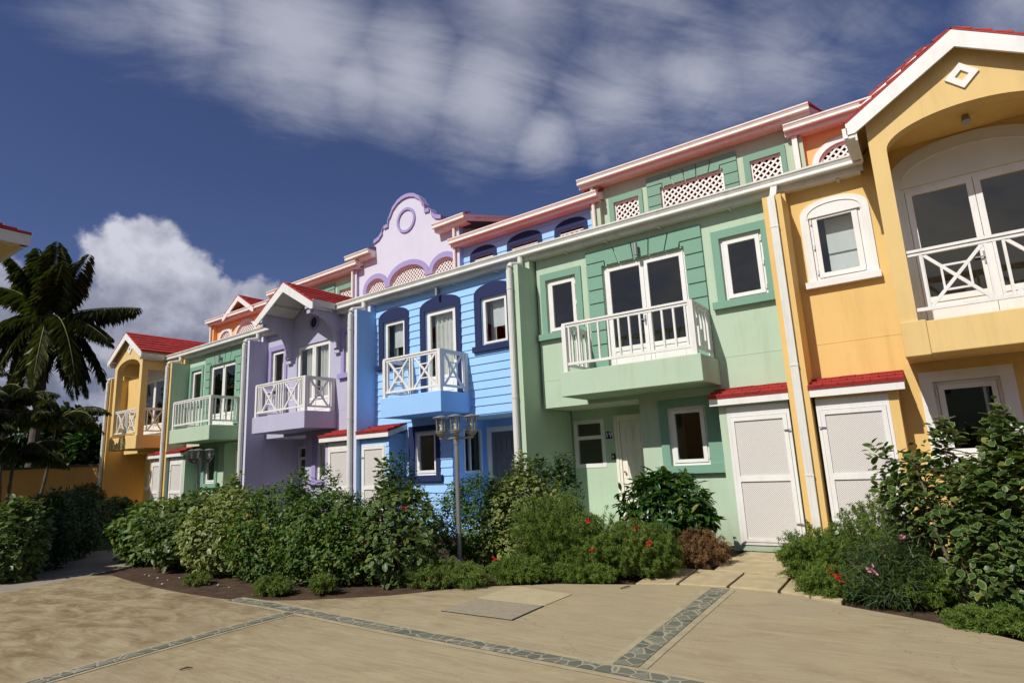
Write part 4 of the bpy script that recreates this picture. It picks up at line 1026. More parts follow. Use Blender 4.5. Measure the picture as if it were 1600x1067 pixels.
def strip(pts, w_, z, mat, name):
    mb = MB(); L, Rr = [], []
    for i, p in enumerate(pts):
        a = pts[max(i-1, 0)]; b = pts[min(i+1, len(pts)-1)]; dx, dy = b[0]-a[0], b[1]-a[1]; l = math.hypot(dx, dy)
        L.append((p[0]-dy/l*w_/2, p[1]+dx/l*w_/2, z)); Rr.append((p[0]+dy/l*w_/2, p[1]-dx/l*w_/2, z))
    for i in range(len(pts)-1): mb.quad(Rr[i], Rr[i+1], L[i+1], L[i])
    return struct(mb.build(name, mat))
BA = [(-8.05, 4.885), (-7.2, 4.89), (-5.0, 4.72), (-2.4, 4.59), (6, 4.1)]
BB = [(-6.58, 4.72), (-6.57, 3.6), (-6.52, 2.8), (-6.46, 2.2), (-6.3, -3)]
BC = [(-2.44, 7.80), (-2.38, 6.5), (-2.33, 5.5), (-2.29, 4.72)]
strip(BA, .30, .004, EDGE, 'mortar_strip'); strip(BB, .26, .0045, EDGE, 'mortar_strip'); strip(BC, .36, .005, EDGE, 'mortar_strip')
strip(BA, .165, .009, STONE, 'stone_strip'); strip(BB, .15, .0095, STONE, 'stone_strip'); strip(BC, .215, .010, STONE, 'stone_strip')
# joints and inset slabs
def inset(name, poly, mat, z, lab, cat, grp=None, j=.012):
    cx_ = sum(p[0] for p in poly)/len(poly); cy_ = sum(p[1] for p in poly)/len(poly)
    mb = MB(); mb.prism([(p[0], p[1]) for p in poly], .001, z*.6, 'z'); 
    q = [(p[0]+(cx_-p[0])*j*2.2, p[1]+(cy_-p[1])*j*2.2) for p in poly]
    o = mb.build(name, BLACK if mat is not PSLAB else EDGE); m2_ = MB(); m2_.prism(q, .002, z, 'z'); c = m2_.build('cover_slab', mat, o, bevel=.003)
    return tag(o, lab, cat, grp)
inset('inspection_cover', [(-4.93, 5.53), (-3.93, 5.52), (-3.96, 6.2), (-4.93, 6.21)], GSLAB, .012, 'grey concrete inspection cover set flush in the tan yard', 'cover')
mb = MB(); mb.prism([(-4.95, 6.24), (-3.97, 6.23), (-3.97, 6.86), (-4.95, 7.02)], .001, .008, 'z'); tag(mb.build('concrete_patch', PSLAB), 'paler square patch of concrete behind the grey inspection cover', 'patch')
SL = [('first stepping slab right below the cupboard door of the green house', [(-2.93, 9.93), (-2.88, 10.74), (-1.2, 10.72), (-1.2, 9.89)]),
      ('second stepping slab from the green cupboard door, a wide one', [(-2.86, 8.97), (-2.92, 9.88), (-1.2, 9.84), (-1.2, 8.91)]),
      ('square paving slab at the yard edge with a brown stain, beside the dry brown fern', [(-2.98, 7.87), (-3.07, 8.93), (-2.44, 8.92), (-2.40, 7.92)]),
      ('square paving slab where the slate strip meets the stepping stones', [(-2.365, 7.92), (-2.405, 8.92), (-1.83, 8.87), (-1.80, 7.87)]),
      ('paving slab half hidden by ferns at the right of the path', [(-1.765, 7.86), (-1.795, 8.86), (-1.1, 8.84), (-1.1, 7.55)]),
      ('narrow paving slab poking out left of the stepping stone path', [(-3.6, 8.95), (-3.105, 8.94), (-3.015, 7.86), (-3.5, 7.70)])]
for lab, poly in SL:
    mb = MB(); mb.prism(poly, -.05, .018, 'z'); tag(mb.build('paving_slab', SLAB, bevel=.008), lab, 'paving slab', 'stepping slabs to the cupboard door')
for p in (((-2.80, 8.0), (-2.83, 8.95)),): pass
# soil bed, gently mounded
def bed(name, inside, x0, x1, y0, y1, step, z, amp, mat, seed=0):
    xs = np.arange(x0, x1+step, step); ys = np.arange(y0, y1+step, step); rg_ = np.random.RandomState(seed)
    nz = rg_.rand(len(xs), len(ys)); k = (nz+np.roll(nz, 1, 0)+np.roll(nz, 1, 1)+np.roll(nz, -1, 0)+np.roll(nz, -1, 1))/5
    v = [(xs[i], ys[j], z+amp*float(k[i, j]-.5)) for i in range(len(xs)) for j in range(len(ys))]; n = len(ys)
    f = [(i*n+j, (i+1)*n+j, (i+1)*n+j+1, i*n+j+1) for i in range(len(xs)-1) for j in range(n-1) if inside(xs[i]+step/2, ys[j]+step/2)]
    me = bpy.data.meshes.new(name); me.from_pydata(v, [], f); me.materials.append(mat); me.polygons.foreach_set('use_smooth', [True]*len(f)); me.update()
    o = bpy.data.objects.new(name, me); COL.objects.link(o); return struct(o)
bed('soil', lambda x, y: True, -22, 8, 1.5, 11.6, .11, -.040, .05, SOIL)
mb = MB(); mb.prism([(-15.1, 3.6), (-12.33, 3.6), (-12.62, 4.4), (-12.84, 5.0), (-13.3, 5.9), (-17, 7.3), (-17.6, 6.3), (-15.2, 5.0)], -.05, -.004, 'z'); struct(mb.build('path', pmat('grey path concrete', (.30, .27, .21), .85, .1, 3, .3, 60, .15)))
mb = MB(); mb.prism([(-29, 11.6), (-24.6, 10.2), (-23, 9.2), (-23.8, 8.6), (-28.2, 10.4)], -.04, .0, 'z'); struct(mb.build('path', PSLAB))
mb = MB(); mb.prism([(-31, 8), (-17, 5), (-14, 7.0), (-20, 10.5), (-29, 13)], -.058, -.02, 'z'); struct(mb.build('lawn', LAWN))
rp = random.Random(3)
for k in range(10):
    x = rp.uniform(-12, -7.2); y = 5.12+rp.uniform(.05, .5); s = rp.uniform(.012, .025); mb = MB()
    mb.lathe([(0, -s*.5), (s*.8, -s*.3), (s, 0), (s*.7, s*.4), (0, s*.55)], 0, 0, 7); o = mb.build('pebble', PEB); o.location = (x, y, -.02)
    tag(o, 'small pale pebble lying on the dark soil at the edge of the bed', 'pebble', 'pale pebbles on the soil')
for (x, y, a, l, lab) in ((-4.62, 2.78, .1, .16, 'short dark twig lying on the open concrete in the foreground'), (-5.62, 2.95, 1.0, .1, 'curled thin dark twig left of the foreground, on the concrete'), (-3.55, 7.35, 1.2, .22, 'grey green stick on the concrete beside the low ferns')):
    mb = MB(); mb.tube([(x, y, .012), (x+l*.5*math.cos(a), y+l*.5*math.sin(a), .02), (x+l*math.cos(a+.2), y+l*math.sin(a+.2), .01)], [.006, .008, .003], 6); tag(mb.build('twig', TWIG), lab, 'twig')

# ------------------------------------------------------------------ foliage
def leafmat(name, dark, light, margin=None, trans=.25, rough=.42, mcut=.72):
    m = bpy.data.materials.new(name); m.use_nodes = True; t = NT(m.node_tree); b = t.n['Principled BSDF']
    a = t.new('ShaderNodeAttribute', attribute_name='rnd'); e = t.new('ShaderNodeAttribute', attribute_name='edge')
    c = t.mix(a.outputs['Fac'], dark, light)
    c = t.mix(t.mapr(a.outputs['Fac'], .93, .99, 0, .55), c, (.26, .22, .04))
    if margin:
        k = t.mapr(t.math('ADD', e.outputs['Fac'], t.math('MULTIPLY', a.outputs['Fac'], .16)), mcut, mcut+.14)
        c = t.mix(k, c, margin)
    t.link(c, b.inputs['Base Color']); b.inputs['Roughness'].default_value = rough; b.inputs['Specular IOR Level'].default_value = .35
    tr = t.new('ShaderNodeBsdfTranslucent'); t.link(t.mix(1.0, c, (1.3, 1.45, .5, 1), 'MULTIPLY'), tr.inputs[0])
    mx = t.new('ShaderNodeMixShader'); mx.inputs[0].default_value = trans
    out = t.n['Material Output']; t.link(b.outputs[0], mx.inputs[1]); t.link(tr.outputs[0], mx.inputs[2]); t.link(mx.outputs[0], out.inputs[0]); return m
LM = {'V': leafmat('variegated leaf', (.018, .052, .010), (.062, .12, .020), (.23, .27, .10), mcut=.88),
      'Y': leafmat('yellowish variegated leaf', (.025, .065, .014), (.13, .19, .04), (.34, .36, .13), mcut=.78),
      'D': leafmat('green leaf', (.024, .064, .009), (.095, .165, .023), rough=.5),
      'S': leafmat('glossy dark leaf', (.014, .050, .010), (.050, .12, .02), rough=.36),
      'F': leafmat('fine fern', (.055, .10, .012), (.18, .265, .04), trans=.3, rough=.6),
      'G': leafmat('olive fern', (.07, .12, .018), (.19, .25, .05), trans=.3, rough=.6),
      'B': leafmat('dry brown fern', (.11, .055, .025), (.30, .17, .07), trans=.25, rough=.8),
      'K': leafmat('dark leaf', (.010, .034, .008), (.035, .085, .016)),
      'P': leafmat('palm leaf', (.035, .052, .012), (.11, .12, .03), trans=.25, rough=.5),
      'N': leafmat('narrow grey leaf', (.03, .06, .022), (.07, .11, .04))}
REDF = pmat('red petals', (.55, .02, .015), .6, .05); PINKF = pmat('pink petals', (.62, .26, .36), .6, .05)
def mesh_np(name, V, F, mats, par, rnd=None, edge=None, mi=None):
    me = bpy.data.meshes.new(name); nv, nf, k = len(V), len(F), F.shape[1]
    me.vertices.add(nv); me.vertices.foreach_set('co', V.astype(np.float32).ravel())
    me.loops.add(nf*k); me.polygons.add(nf); me.loops.foreach_set('vertex_index', F.astype(np.int32).ravel())
    me.polygons.foreach_set('loop_start', np.arange(0, nf*k, k, dtype=np.int32)); me.polygons.foreach_set('loop_total', np.full(nf, k, dtype=np.int32))
    me.update(calc_edges=True)
    for nm, arr in (('rnd', rnd), ('edge', edge)):
        if arr is not None: at = me.attributes.new(nm, 'FLOAT', 'POINT'); at.data.foreach_set('value', arr.astype(np.float32))
    for m in (mats if isinstance(mats, (list, tuple)) else [mats]): me.materials.append(m)
    o = bpy.data.objects.new(name, me); COL.objects.link(o)
    if par: o.parent = par
    return o
LT = {'oval': (np.array([(0, 0, 0), (.42, .22, .05), (.5, .55, .07), (.26, .86, .0), (0, 1, -.08), (-.26, .86, 0), (-.5, .55, .07), (-.42, .22, .05), (0, .5, -.02)]), [(8, i, (i+1) % 8) for i in range(8)], [1]*8+[0]),
      'lance': (np.array([(0, 0, 0), (.5, .38, .06), (.36, .72, .03), (0, 1, -.12), (-.36, .72, .03), (-.5, .38, .06), (0, .5, -.02)]), [(6, i, (i+1) % 6) for i in range(6)], [1]*6+[0]),
      'blade': (np.array([(-.5, 0, 0), (.5, 0, 0), (0, 1, -.1)]), [(0, 1, 2)], [0, 0, 0])}
def norm(a): return a/np.maximum(np.linalg.norm(a, axis=-1, keepdims=True), 1e-6)
def leaves(name, C, A, U, L, Wd, tpl, mat, par, rg_, rnd=None):
    T, F, E = LT[tpl]; n, m = len(C), len(T); A = norm(A); X = norm(np.cross(A, U)); Z = np.cross(X, A)
    L = np.asarray(L).reshape(-1, 1, 1)*np.ones((n, 1, 1)); Wd = np.asarray(Wd).reshape(-1, 1, 1)*np.ones((n, 1, 1))
    V = C[:, None, :]+X[:, None, :]*T[None, :, 0:1]*Wd+A[:, None, :]*T[None, :, 1:2]*L+Z[:, None, :]*T[None, :, 2:3]*L
    FF = (np.array(F)[None]+(np.arange(n)*m)[:, None, None]).reshape(-1, 3)
    r = rg_.rand(n) if rnd is None else rnd
    return mesh_np(name, V.reshape(-1, 3), FF, mat, par, np.repeat(r, m), np.tile(E, n))
def lumpy(D_, rg_, k=9, amp=.28):
    c = norm(rg_.randn(k, 3)); s = np.zeros(len(D_))
    for i in range(k): s += np.exp(-((1-(D_@c[i]))/.14))*rg_.uniform(-.6, 1)
    return 1+amp*s
def shrub(name, lab, kind, x, y, rx, ry, h, seed, n=None, L=None, flowers=0, grp=None, cat='shrub', fcol=None, zc=None, flop=0.0, top=()):
    """leafy bush: many leaves set in whorls along short twigs through the crown"""
    rg_ = np.random.RandomState(seed); t = thing(name, lab, cat, (x, y, -.04), 0, grp)
    P = {'V': ('oval', .115, .08, 1500, 4), 'Y': ('oval', .11, .072, 1600, 4), 'D': ('lance', .095, .052, 3200, 6), 'S': ('lance', .19, .065, 900, 8), 'K': ('lance', .10, .05, 2600, 6), 'N': ('blade', .16, .012, 2200, 5)}[kind]
    tpl, l0, w0, n0, wh = P; n = int((n or n0)*1.9); l0 = L or l0; w0 = w0*(l0/P[1]); ns = n//wh
    D_ = norm(rg_.randn(ns, 3)*np.array([1, 1, .95])); D_[:, 2] = np.where(D_[:, 2] < -.8, -D_[:, 2], D_[:, 2])
    rad = np.where(rg_.rand(ns) < .72, rg_.uniform(.82, 1.04, ns), rg_.uniform(.4, .85, ns))*lumpy(D_, rg_)
    zc = zc if zc is not None else h*.46
    S = np.stack([D_[:, 0]*rx*rad, D_[:, 1]*ry*rad, zc+D_[:, 2]*(h-zc)*rad], 1)
    for (tx, ty, tz, tr, frac) in top:
        k = rg_.rand(ns) < frac; d2 = norm(rg_.randn(ns, 3)); S[k] = (np.array([tx, ty, tz])+d2*tr*rg_.uniform(.5, 1.05, (ns, 1))*np.array([.7, .7, 1.3]))[k]
    S[:, 2] = np.maximum(S[:, 2], .03+rg_.rand(ns)*.1)
    ax = norm(norm(S-np.array([0, 0, zc*.6]))+np.array([0, 0, .55])+rg_.randn(ns, 3)*.3)
    C = np.repeat(S, wh, 0); Ax = np.repeat(ax, wh, 0)
    ph = np.tile(np.arange(wh)*2.4, ns)+np.repeat(rg_.rand(ns)*6, wh); a = norm(np.cross(Ax, rg_.randn(len(C), 3)*.0+np.array([.3, .5, .81]))); b = np.cross(Ax, a)
    out = a*np.cos(ph)[:, None]+b*np.sin(ph)[:, None]
    off = np.tile(np.arange(wh)/wh, ns)[:, None]
    C = C-Ax*off*l0*(1.5 if kind != 'S' else .5)+rg_.randn(len(C), 3)*.012
    A = norm(out*(.9+.3*off)+Ax*(.75-.8*off)+np.array([0, 0, -.28-flop])+rg_.randn(len(C), 3)*.22)
    U = norm(Ax+np.array([0, 0, .6])+rg_.randn(len(C), 3)*.35)
    sz = rg_.uniform(.5, 1.2, len(C))*np.repeat(rg_.uniform(.8, 1.15, ns), wh); hue = np.clip(np.repeat(rg_.rand(ns), wh)*.6+rg_.rand(len(C))*.35+.25*(off[:, 0] < .2)+.0*sz, 0, 1)
    leaves('foliage', C, A, U, l0*sz, w0*sz, tpl, LM[kind], t, rg_, hue)
    sb = MB()
    for k in range(9):
        q = S[rg_.randint(ns)]*np.array([.85, .85, .9]); m_ = (q*.5+rg_.randn(3)*.05); sb.tube([(rg_.uniform(-.08, .08), rg_.uniform(-.08, .08), 0), tuple(m_), tuple(q)], [.016, .011, .005], 5)
    sb.build('stem', BARK, t)
    fl(t, S, D_, flowers, rg_, fcol)
    return t
def fl(t, S, D_, flowers, rg_, fcol=None):
    idx = [i for i in range(len(S)) if D_[i][1] < -.2 and S[i][2] > .12]
    for k in range(flowers):
        i = idx[rg_.randint(len(idx))]; c = S[i]*np.array([1.06, 1.06, 1.0]); n = 14
        C = c+rg_.randn(n, 3)*.013; A = norm(rg_.randn(n, 3)+np.array([0, -.5, .5])); leaves('flower', C, A, norm(rg_.randn(n, 3)), rg_.uniform(.03, .05, n), .026, 'lance', fcol or REDF, t, rg_)
def fern(name, lab, kind, x, y, rx, ry, h, seed, stems=260, per=46, grp=None, flowers=0, droop=.5, cat='shrub', nl=.034, fcol=None, low=0.25):
    """feathery plant: arching hair-thin stems thick with needle leaves"""
    rg_ = np.random.RandomState(seed); t = thing(name, lab, cat, (x, y, -.03), 0, grp)
    az = rg_.rand(stems)*2*np.pi; rr = np.sqrt(rg_.rand(stems)); hh = (low+(1-low)*rg_.rand(stems)**.7)*h*(1-.38*rr**2)*rg_.uniform(.85, 1.08, stems)
    base = np.stack([np.cos(az)*rr*rx*.45, np.sin(az)*rr*ry*.45, np.zeros(stems)], 1); tip = np.stack([np.cos(az)*rr*rx, np.sin(az)*rr*ry, hh], 1)
    s = np.linspace(.12, 1, per)[None, :, None]+rg_.rand(stems, per, 1)*.02
    mid = base*.4+tip*.6+np.array([0, 0, 1])*hh[:, None]*.42
    P = base[:, None]*(1-s)**2+mid[:, None]*2*s*(1-s)+tip[:, None]*s**2
    P[:, :, 2] -= droop*.15*s[:, :, 0]**3*h
    P[:, :, 2] = np.maximum(P[:, :, 2], .015)
    T = norm(np.gradient(P, axis=1)); C = (P+rg_.randn(*P.shape)*.012).reshape(-1, 3); Tn = T.reshape(-1, 3)
    reps = 3; C = np.repeat(C, reps, 0); Tn = np.repeat(Tn, reps, 0)
    A = norm(Tn*.5+norm(rg_.randn(len(C), 3))*.9); U = norm(rg_.randn(len(C), 3)+np.array([0, -.3, .8]))
    hue = np.clip(np.repeat(rg_.rand(stems), per*reps)*.6+rg_.rand(len(C))*.4, 0, 1)
    leaves('foliage', C, A, U, nl*rg_.uniform(.6, 1.3, len(C)), .009, 'blade', LM[kind], t, rg_, hue)
    sb = MB()
    for k in range(0, stems, 5): sb.tube([tuple(P[k, j]) for j in (0, per//3, 2*per//3, per-1)], [.004, .003, .0025, .0015], 4)
    sb.build('stem', TWIG if kind == 'B' else BARK, t)
    fl(t, tip, norm(tip-np.array([0, 0, h*.3])), flowers, rg_, fcol)
    return t
HG = 'shrubs of the long bed in front of the houses'
shrub('leafy_shrub', 'drooping bright green bush at the left end of the long bed, beside the shaded path', 'D', -13.55, 6.55, 1.15, .95, 1.28, 11, 3400, .135, grp=HG, flop=.35)
shrub('leafy_shrub', 'second bush from the path, its green leaves edged with cream', 'V', -11.9, 6.5, 1.15, .95, 1.38, 12, 2300, .115, 0, HG)
shrub('leafy_shrub', 'cream and yellow edged bush in front of the far green house cupboard door', 'Y', -10.5, 6.4, .95, .95, 1.44, 13, 2100, .11, 1, HG, top=((-.3, .1, 1.42, .26, .05),))
shrub('leafy_shrub', 'plain green bush in front of the white downpipe between green and lilac houses', 'D', -9.2, 6.45, .95, .95, 1.44, 14, 4200, .08, 0, HG, top=((.35, 0, 1.46, .28, .05),))
shrub('leafy_shrub', 'plain green bush in front of the dark lilac wall', 'D', -8.1, 6.6, .9, .95, 1.38, 15, 4200, .08, 0, HG, top=((-.3, .1, 1.45, .3, .05),))
shrub('leafy_shrub', 'airy small leaved shrub standing before the lilac cupboard door', 'K', -8.3, 8.3, .5, .5, 1.75, 35, 1300, .06, 0, HG, top=((0, 0, 1.5, .4, .5),))
shrub('leafy_shrub', 'bush with cream edged leaves hanging to the soil, in front of the blue cupboard', 'V', -6.95, 6.85, .66, .6, 1.46, 16, 1900, .10, 2, HG, top=((-.15, -.1, 1.62, .25, .07),))
shrub('leafy_shrub', 'green bush with two red blooms left of the cream edged one before the blue cupboard', 'D', -7.65, 6.45, .6, .55, 1.15, 36, 2400, .075, 2, HG)
shrub('leafy_shrub', 'dark green bush below the blue ground floor window', 'D', -6.6, 8.35, .8, .6, 1.42, 17, 4200, .07, 0, HG)
shrub('leafy_shrub', 'bush with yellow edged leaves right behind the near lamp post', 'Y', -5.75, 8.45, .75, .55, 1.5, 18, 2200, .085, 0, HG, top=((.1, 0, 1.5, .3, .1),))
shrub('leafy_shrub', 'tall dark sprig of leaves against the shaded side of the green house', 'K', -5.35, 9.0, .45, .45, 1.62, 19, 2000, .075, 0, HG, top=((.12, 0, 1.5, .3, .2), (-.5, .2, 1.45, .25, .15)))
shrub('leafy_shrub', 'dark leaved bush in front of the blue front door', 'K', -6.35, 9.1, .6, .5, 1.45, 37, 2000, .08, 0, HG)
fern('fern_bush', 'tall feathery bush right of the near lamp post', 'F', -4.9, 8.05, .8, .6, 1.40, 20, 460, 60, HG, 1)
fern('fern_bush', 'feathery bush with red flowers in front of the shaded green wall', 'F', -4.25, 8.15, .7, .62, 1.0, 21, 380, 50, HG, 2)
fern('fern_bush', 'feathery bush in front of the white front door, flecked with brown', 'G', -3.75, 8.25, .6, .58, .92, 22, 360, 50, HG, 1)
fern('fern_bush', 'low feathery clump at the corner of the bed beside the stepping slabs', 'F', -3.45, 8.25, .42, .45, .85, 23, 320, 50, HG, 1)
fern('fern_bush', 'low grassy fern spreading round the foot of the near lamp post', 'G', -5.95, 6.8, .75, .42, .42, 24, 380, 46, HG, 1, .8)
fern('fern_bush', 'low green fern along the yard edge left of the inspection cover', 'F', -5.1, 7.35, .5, .33, .42, 25, 320, 40, HG, 1, .8)
fern('fern_bush', 'low green fern along the yard edge behind the pale concrete patch', 'F', -4.3, 7.72, .55, .3, .36, 26, 300, 40, HG, 1, .8)
fern('fern_tuft', 'small tuft of fern on bare soil left of the slate strip', 'G', -8.0, 5.45, .38, .22, .3, 27, 130, 36, HG, 0, .9)
fern('fern_tuft', 'tiny tuft of fern on bare soil near the bright green bush', 'G', -10.0, 5.45, .3, .2, .2, 28, 90, 30, HG, 0, .9)
fern('fern_tuft', 'tuft of fern at the soil edge where the slate strip begins', 'G', -7.3, 5.75, .22, .2, .35, 29, 90, 30, HG, 0, .9)
fern('dry_fern', 'withered brown fern hanging over the stepping slabs', 'B', -3.22, 9.35, .5, .45, .66, 30, 300, 46, HG, 0, 1.0)
fern('dry_fern', 'half brown half green fern beside the white front door', 'B', -3.75, 9.0, .35, .35, .72, 38, 120, 40, HG, 0, .8)
shrub('leafy_shrub', 'glossy dark bush with long leaves below the green framed window by number 19', 'S', -3.75, 9.75, .72, .45, 1.42, 31, 1500, .19, 0, HG, zc=.75)
RG = 'shrubs of the bed at the right'
fern('fern_bush', 'bright feathery bush right of the stepping slabs with red flowers', 'F', -1.45, 8.65, .5, .5, .78, 40, 380, 50, RG, 0)
fern('fern_bush', 'low feathery fringe by the half hidden slab', 'F', -1.2, 7.95, .42, .33, .42, 41, 260, 44, RG, 3, .8)
fern('fern_bush', 'airy feathery bush before the cupboard door of the near yellow house', 'F', -.75, 8.65, .62, .6, 1.16, 42, 420, 52, RG, 0, .3, nl=.03)
fern('fern_bush', 'low dark fern with a few pink flowers at the yard edge', 'F', -.45, 7.85, .6, .42, .6, 43, 360, 46, RG, 2, .6, fcol=PINKF)
shrub('narrow_leaved_shrub', 'low bush of long narrow leaves with pink flowers in front of the near yellow house', 'N', -.62, 7.75, .45, .35, .72, 44, 2200, .16, 3, RG, fcol=PINKF)
fern('fern_bush', 'low grassy fern under the big cream edged bush at the right edge', 'F', .25, 7.05, .5, .3, .26, 45, 260, 40, RG, 0, .8)
shrub('variegated_bush', 'large cream edged bush with a leaning bare stem, second from the right edge', 'V', -.05, 7.95, .60, .5, 1.56, 46, 900, .105, 0, RG, zc=1.05, top=((-.50, -.1, 1.42, .24, .10), (.12, -.05, 1.80, .16, .05)))
shrub('variegated_bush', 'large cream edged bush cut by the right edge of the photo', 'V', .62, 7.6, .64, .55, 1.72, 47, 1600, .11, 0, RG, zc=.95, top=((-.1, -.1, 1.78, .2, .05),))
shrub('variegated_bush', 'lower cream edged bush with round leaves near the yard edge at the right', 'V', .30, 7.35, .42, .35, 1.0, 48, 800, .095, 0, RG)
shrub('leafy_shrub', 'dark plain bush behind the cream edged bushes at the right', 'K', .35, 8.5, .9, .5, 1.5, 49, 2400, .09, 0, RG)
mb = MB(); mb.tube([(-.02, 7.50, -.04), (-.06, 7.52, .35), (-.15, 7.6, .72), (-.17, 7.66, 1.05), (-.26, 7.8, 1.45)], [.020, .017, .014, .012, .008], 8); tag(mb.build('bare_stem', BARK, None, True), 'bare brown stem leaning through the big cream edged bush', 'stem')
LG = 'dark hedge left of the shaded path'
for i, (x, y, rx, h, lab) in enumerate(((-13.75, 4.15, .62, 1.42, 'hedge bush nearest the left edge of the photo, cream edged leaves'), (-14.95, 4.95, .75, 1.5, 'second shaded hedge bush left of the path'), (-16.3, 5.8, .85, 1.5, 'third shaded hedge bush left of the path'), (-18.0, 6.6, .85, 1.4, 'far end bush of the shaded hedge left of the path'))):
    shrub('hedge_bush', lab, 'V' if i == 0 else 'K', x, y, rx, rx*.8, h, 60+i, 1500 if i == 0 else 2600, .11 if i == 0 else .10, 0, LG)
shrub('clipped_bush', 'small round bush at the foot of the far yellow house downpipe', 'K', -29.6, 10.6, .65, .6, 1.35, 70, 1800, .10, 0, 'small bushes by the end wall')
shrub('clipped_bush', 'small round bush beside the shaded front of the far yellow house', 'K', -27.6, 10.5, .6, .55, 1.6, 71, 1800, .10, 0, 'small bushes by the end wall', zc=1.1)
shrub('clipped_bush', 'bush with pale leaves at the bend of the far path', 'V', -21.5, 9.0, .9, .7, 1.2, 72, 1500, .12, 0, 'small bushes by the end wall')

# ------------------------------------------------------------------ lamps
def lamp_post(x, y, rz, lab):
    t = thing('lamp_post', lab, 'lamp post', (x, y, -.03), rz, 'three headed lamp posts')
    mb = MB(); mb.tube([(0, 0, 0), (0, 0, 2.0)], .036, 14); mb.tube([(0, 0, 1.98), (0, 0, 2.14)], .046, 14); mb.tube([(0, 0, 0), (0, 0, .03)], .09, 16)
    mb.build('post', METAL, t)
    heads = [(-.24, 0.0), (.0, -.12), (.24, .02)]
    ab = MB()
    for hx, hy in heads: ab.tube([(0, 0, 2.08), (hx*.5, hy*.5, 2.07), (hx, hy, 2.09)], .02, 8)
    ab.build('arm', METAL, t)
    for hx, hy in heads:
        z = 2.09; mb = MB()
        mb.lathe([(0, z-.02), (.03, z-.02), (.035, z+.01), (.06, z+.03), (.065, z+.05), (.085, z+.06), (.09, z+.08), (.1, z+.09), (.1, z+.105), (.0, z+.105)], hx, hy, 20)
        mb.lathe([(0, z+.36), (.135, z+.325), (.14, z+.318), (.135, z+.312), (.0, z+.318)], hx, hy, 20)
        for k in range(4):
            a = math.pi/4+k*math.pi/2; mb.bar((hx+.088*math.cos(a), hy+.088*math.sin(a), z+.1), (hx+.088*math.cos(a), hy+.088*math.sin(a), z+.315), .012, .012)
        l = mb.build('lantern', METAL, t)
        b = MB(); b.lathe([(0, z+.106), (.03, z+.106), (.03, z+.15), (.018, z+.155), (.034, z+.18), (.034, z+.215), (.015, z+.225), (.028, z+.245), (.024, z+.27), (0, z+.28)], hx, hy, 12); b.build('bulb', BULB, l, True)
        g = MB(); g.lathe([(.082, z+.106), (.082, z+.312)], hx, hy, 20); g.build('glass_cylinder', GLASS, l, True)
    return t
lamp_post(-6.26, 7.47, R(34), 'grey lamp post with three lanterns in front of the blue house')
lamp_post(-16.9, 9.1, R(34), 'dark lamp post with three lanterns against the far green house')

# ------------------------------------------------------------------ left building, garden wall, far tiles
t = thing('corner_house', 'house at the left edge showing only its red roof corner and white gutter', 'house', (-15.31, 4.27, .5))
mb = MB(); mb.box(-9, -.62, -16, -.55, -.55, 6.1); mb.build('wall', YPALE, t)
mb = MB(); mb.box(-9.5, -.1, -16.5, -.1, 6.13, 6.16); mb.build('soffit', YPALE, t)
mb = MB(); prof = [(0, 6.14), (-.0, 6.32), (.03, 6.36), (.03, 6.375), (-.02, 6.375), (-.12, 6.34), (-.12, 6.14)]
mb.prism([(p[0], p[1]) for p in prof], -16.5, .03, 'y'); mb.prism([(p[0], p[1]) for p in prof], -9.5, -.03, 'x'); mb.build('gutter', GUT, t)
tiles(t, (.03, -16.5, 6.38), (.03, .03, 6.38), (-4.7, -12, 8.7), (-4.7, -4.6, 8.7), .3, .33, .03, .02, name='roof')
tiles(t, (.03, .03, 6.38), (-9.5, .03, 6.38), (-4.7, -4.6, 8.7), (-4.8, -4.6, 8.7), .3, .33, .03, .02, name='roof')
t = thing('garden_wall', 'ochre garden wall with a dark coping joining the far yellow house', 'wall', (0, 0, 0))
mb = MB(); a, b = Vector((-29.0, 12.1, 0)), Vector((-43, 2.6, 0)); d = (b-a).normalized(); nn = Vector((-d.y, d.x, 0))*.12
mb.add([a-nn, b-nn, b+nn, a+nn]+[p+Vector((0, 0, 2.34)) for p in (a-nn, b-nn, b+nn, a+nn)], [(0, 1, 2, 3), (4, 7, 6, 5), (0, 4, 5, 1), (1, 5, 6, 2), (2, 6, 7, 3), (3, 7, 4, 0)]); mb.build('wall', WALLO, t)
nn = nn*1.5; mb = MB(); mb.add([p+Vector((0, 0, z)) for z in (2.342, 2.43) for p in (a-nn, b-nn, b+nn, a+nn)], [(0, 1, 2, 3), (4, 7, 6, 5), (0, 4, 5, 1), (1, 5, 6, 2), (2, 6, 7, 3), (3, 7, 4, 0)]); mb.build('coping', pmat('weathered coping', (.07, .06, .05), .9), t)
t = thing('far_house', 'house behind the garden wall showing a strip of red roof', 'house', (-41, 14.5, 0), R(32))
mb = MB(); mb.box(-8, 8, -3, 3, 0, 2.5); mb.build('wall', YPALE, t)
tiles(t, (-8.4, -3.4, 2.5), (8.4, -3.4, 2.5), (-8.4, 0, 4.0), (8.4, 0, 4.0), .35, .35, name='roof'); tiles(t, (8.4, 3.4, 2.5), (-8.4, 3.4, 2.5), (8.4, 0, 4.0), (-8.4, 0, 4.0), .35, .35, name='roof')

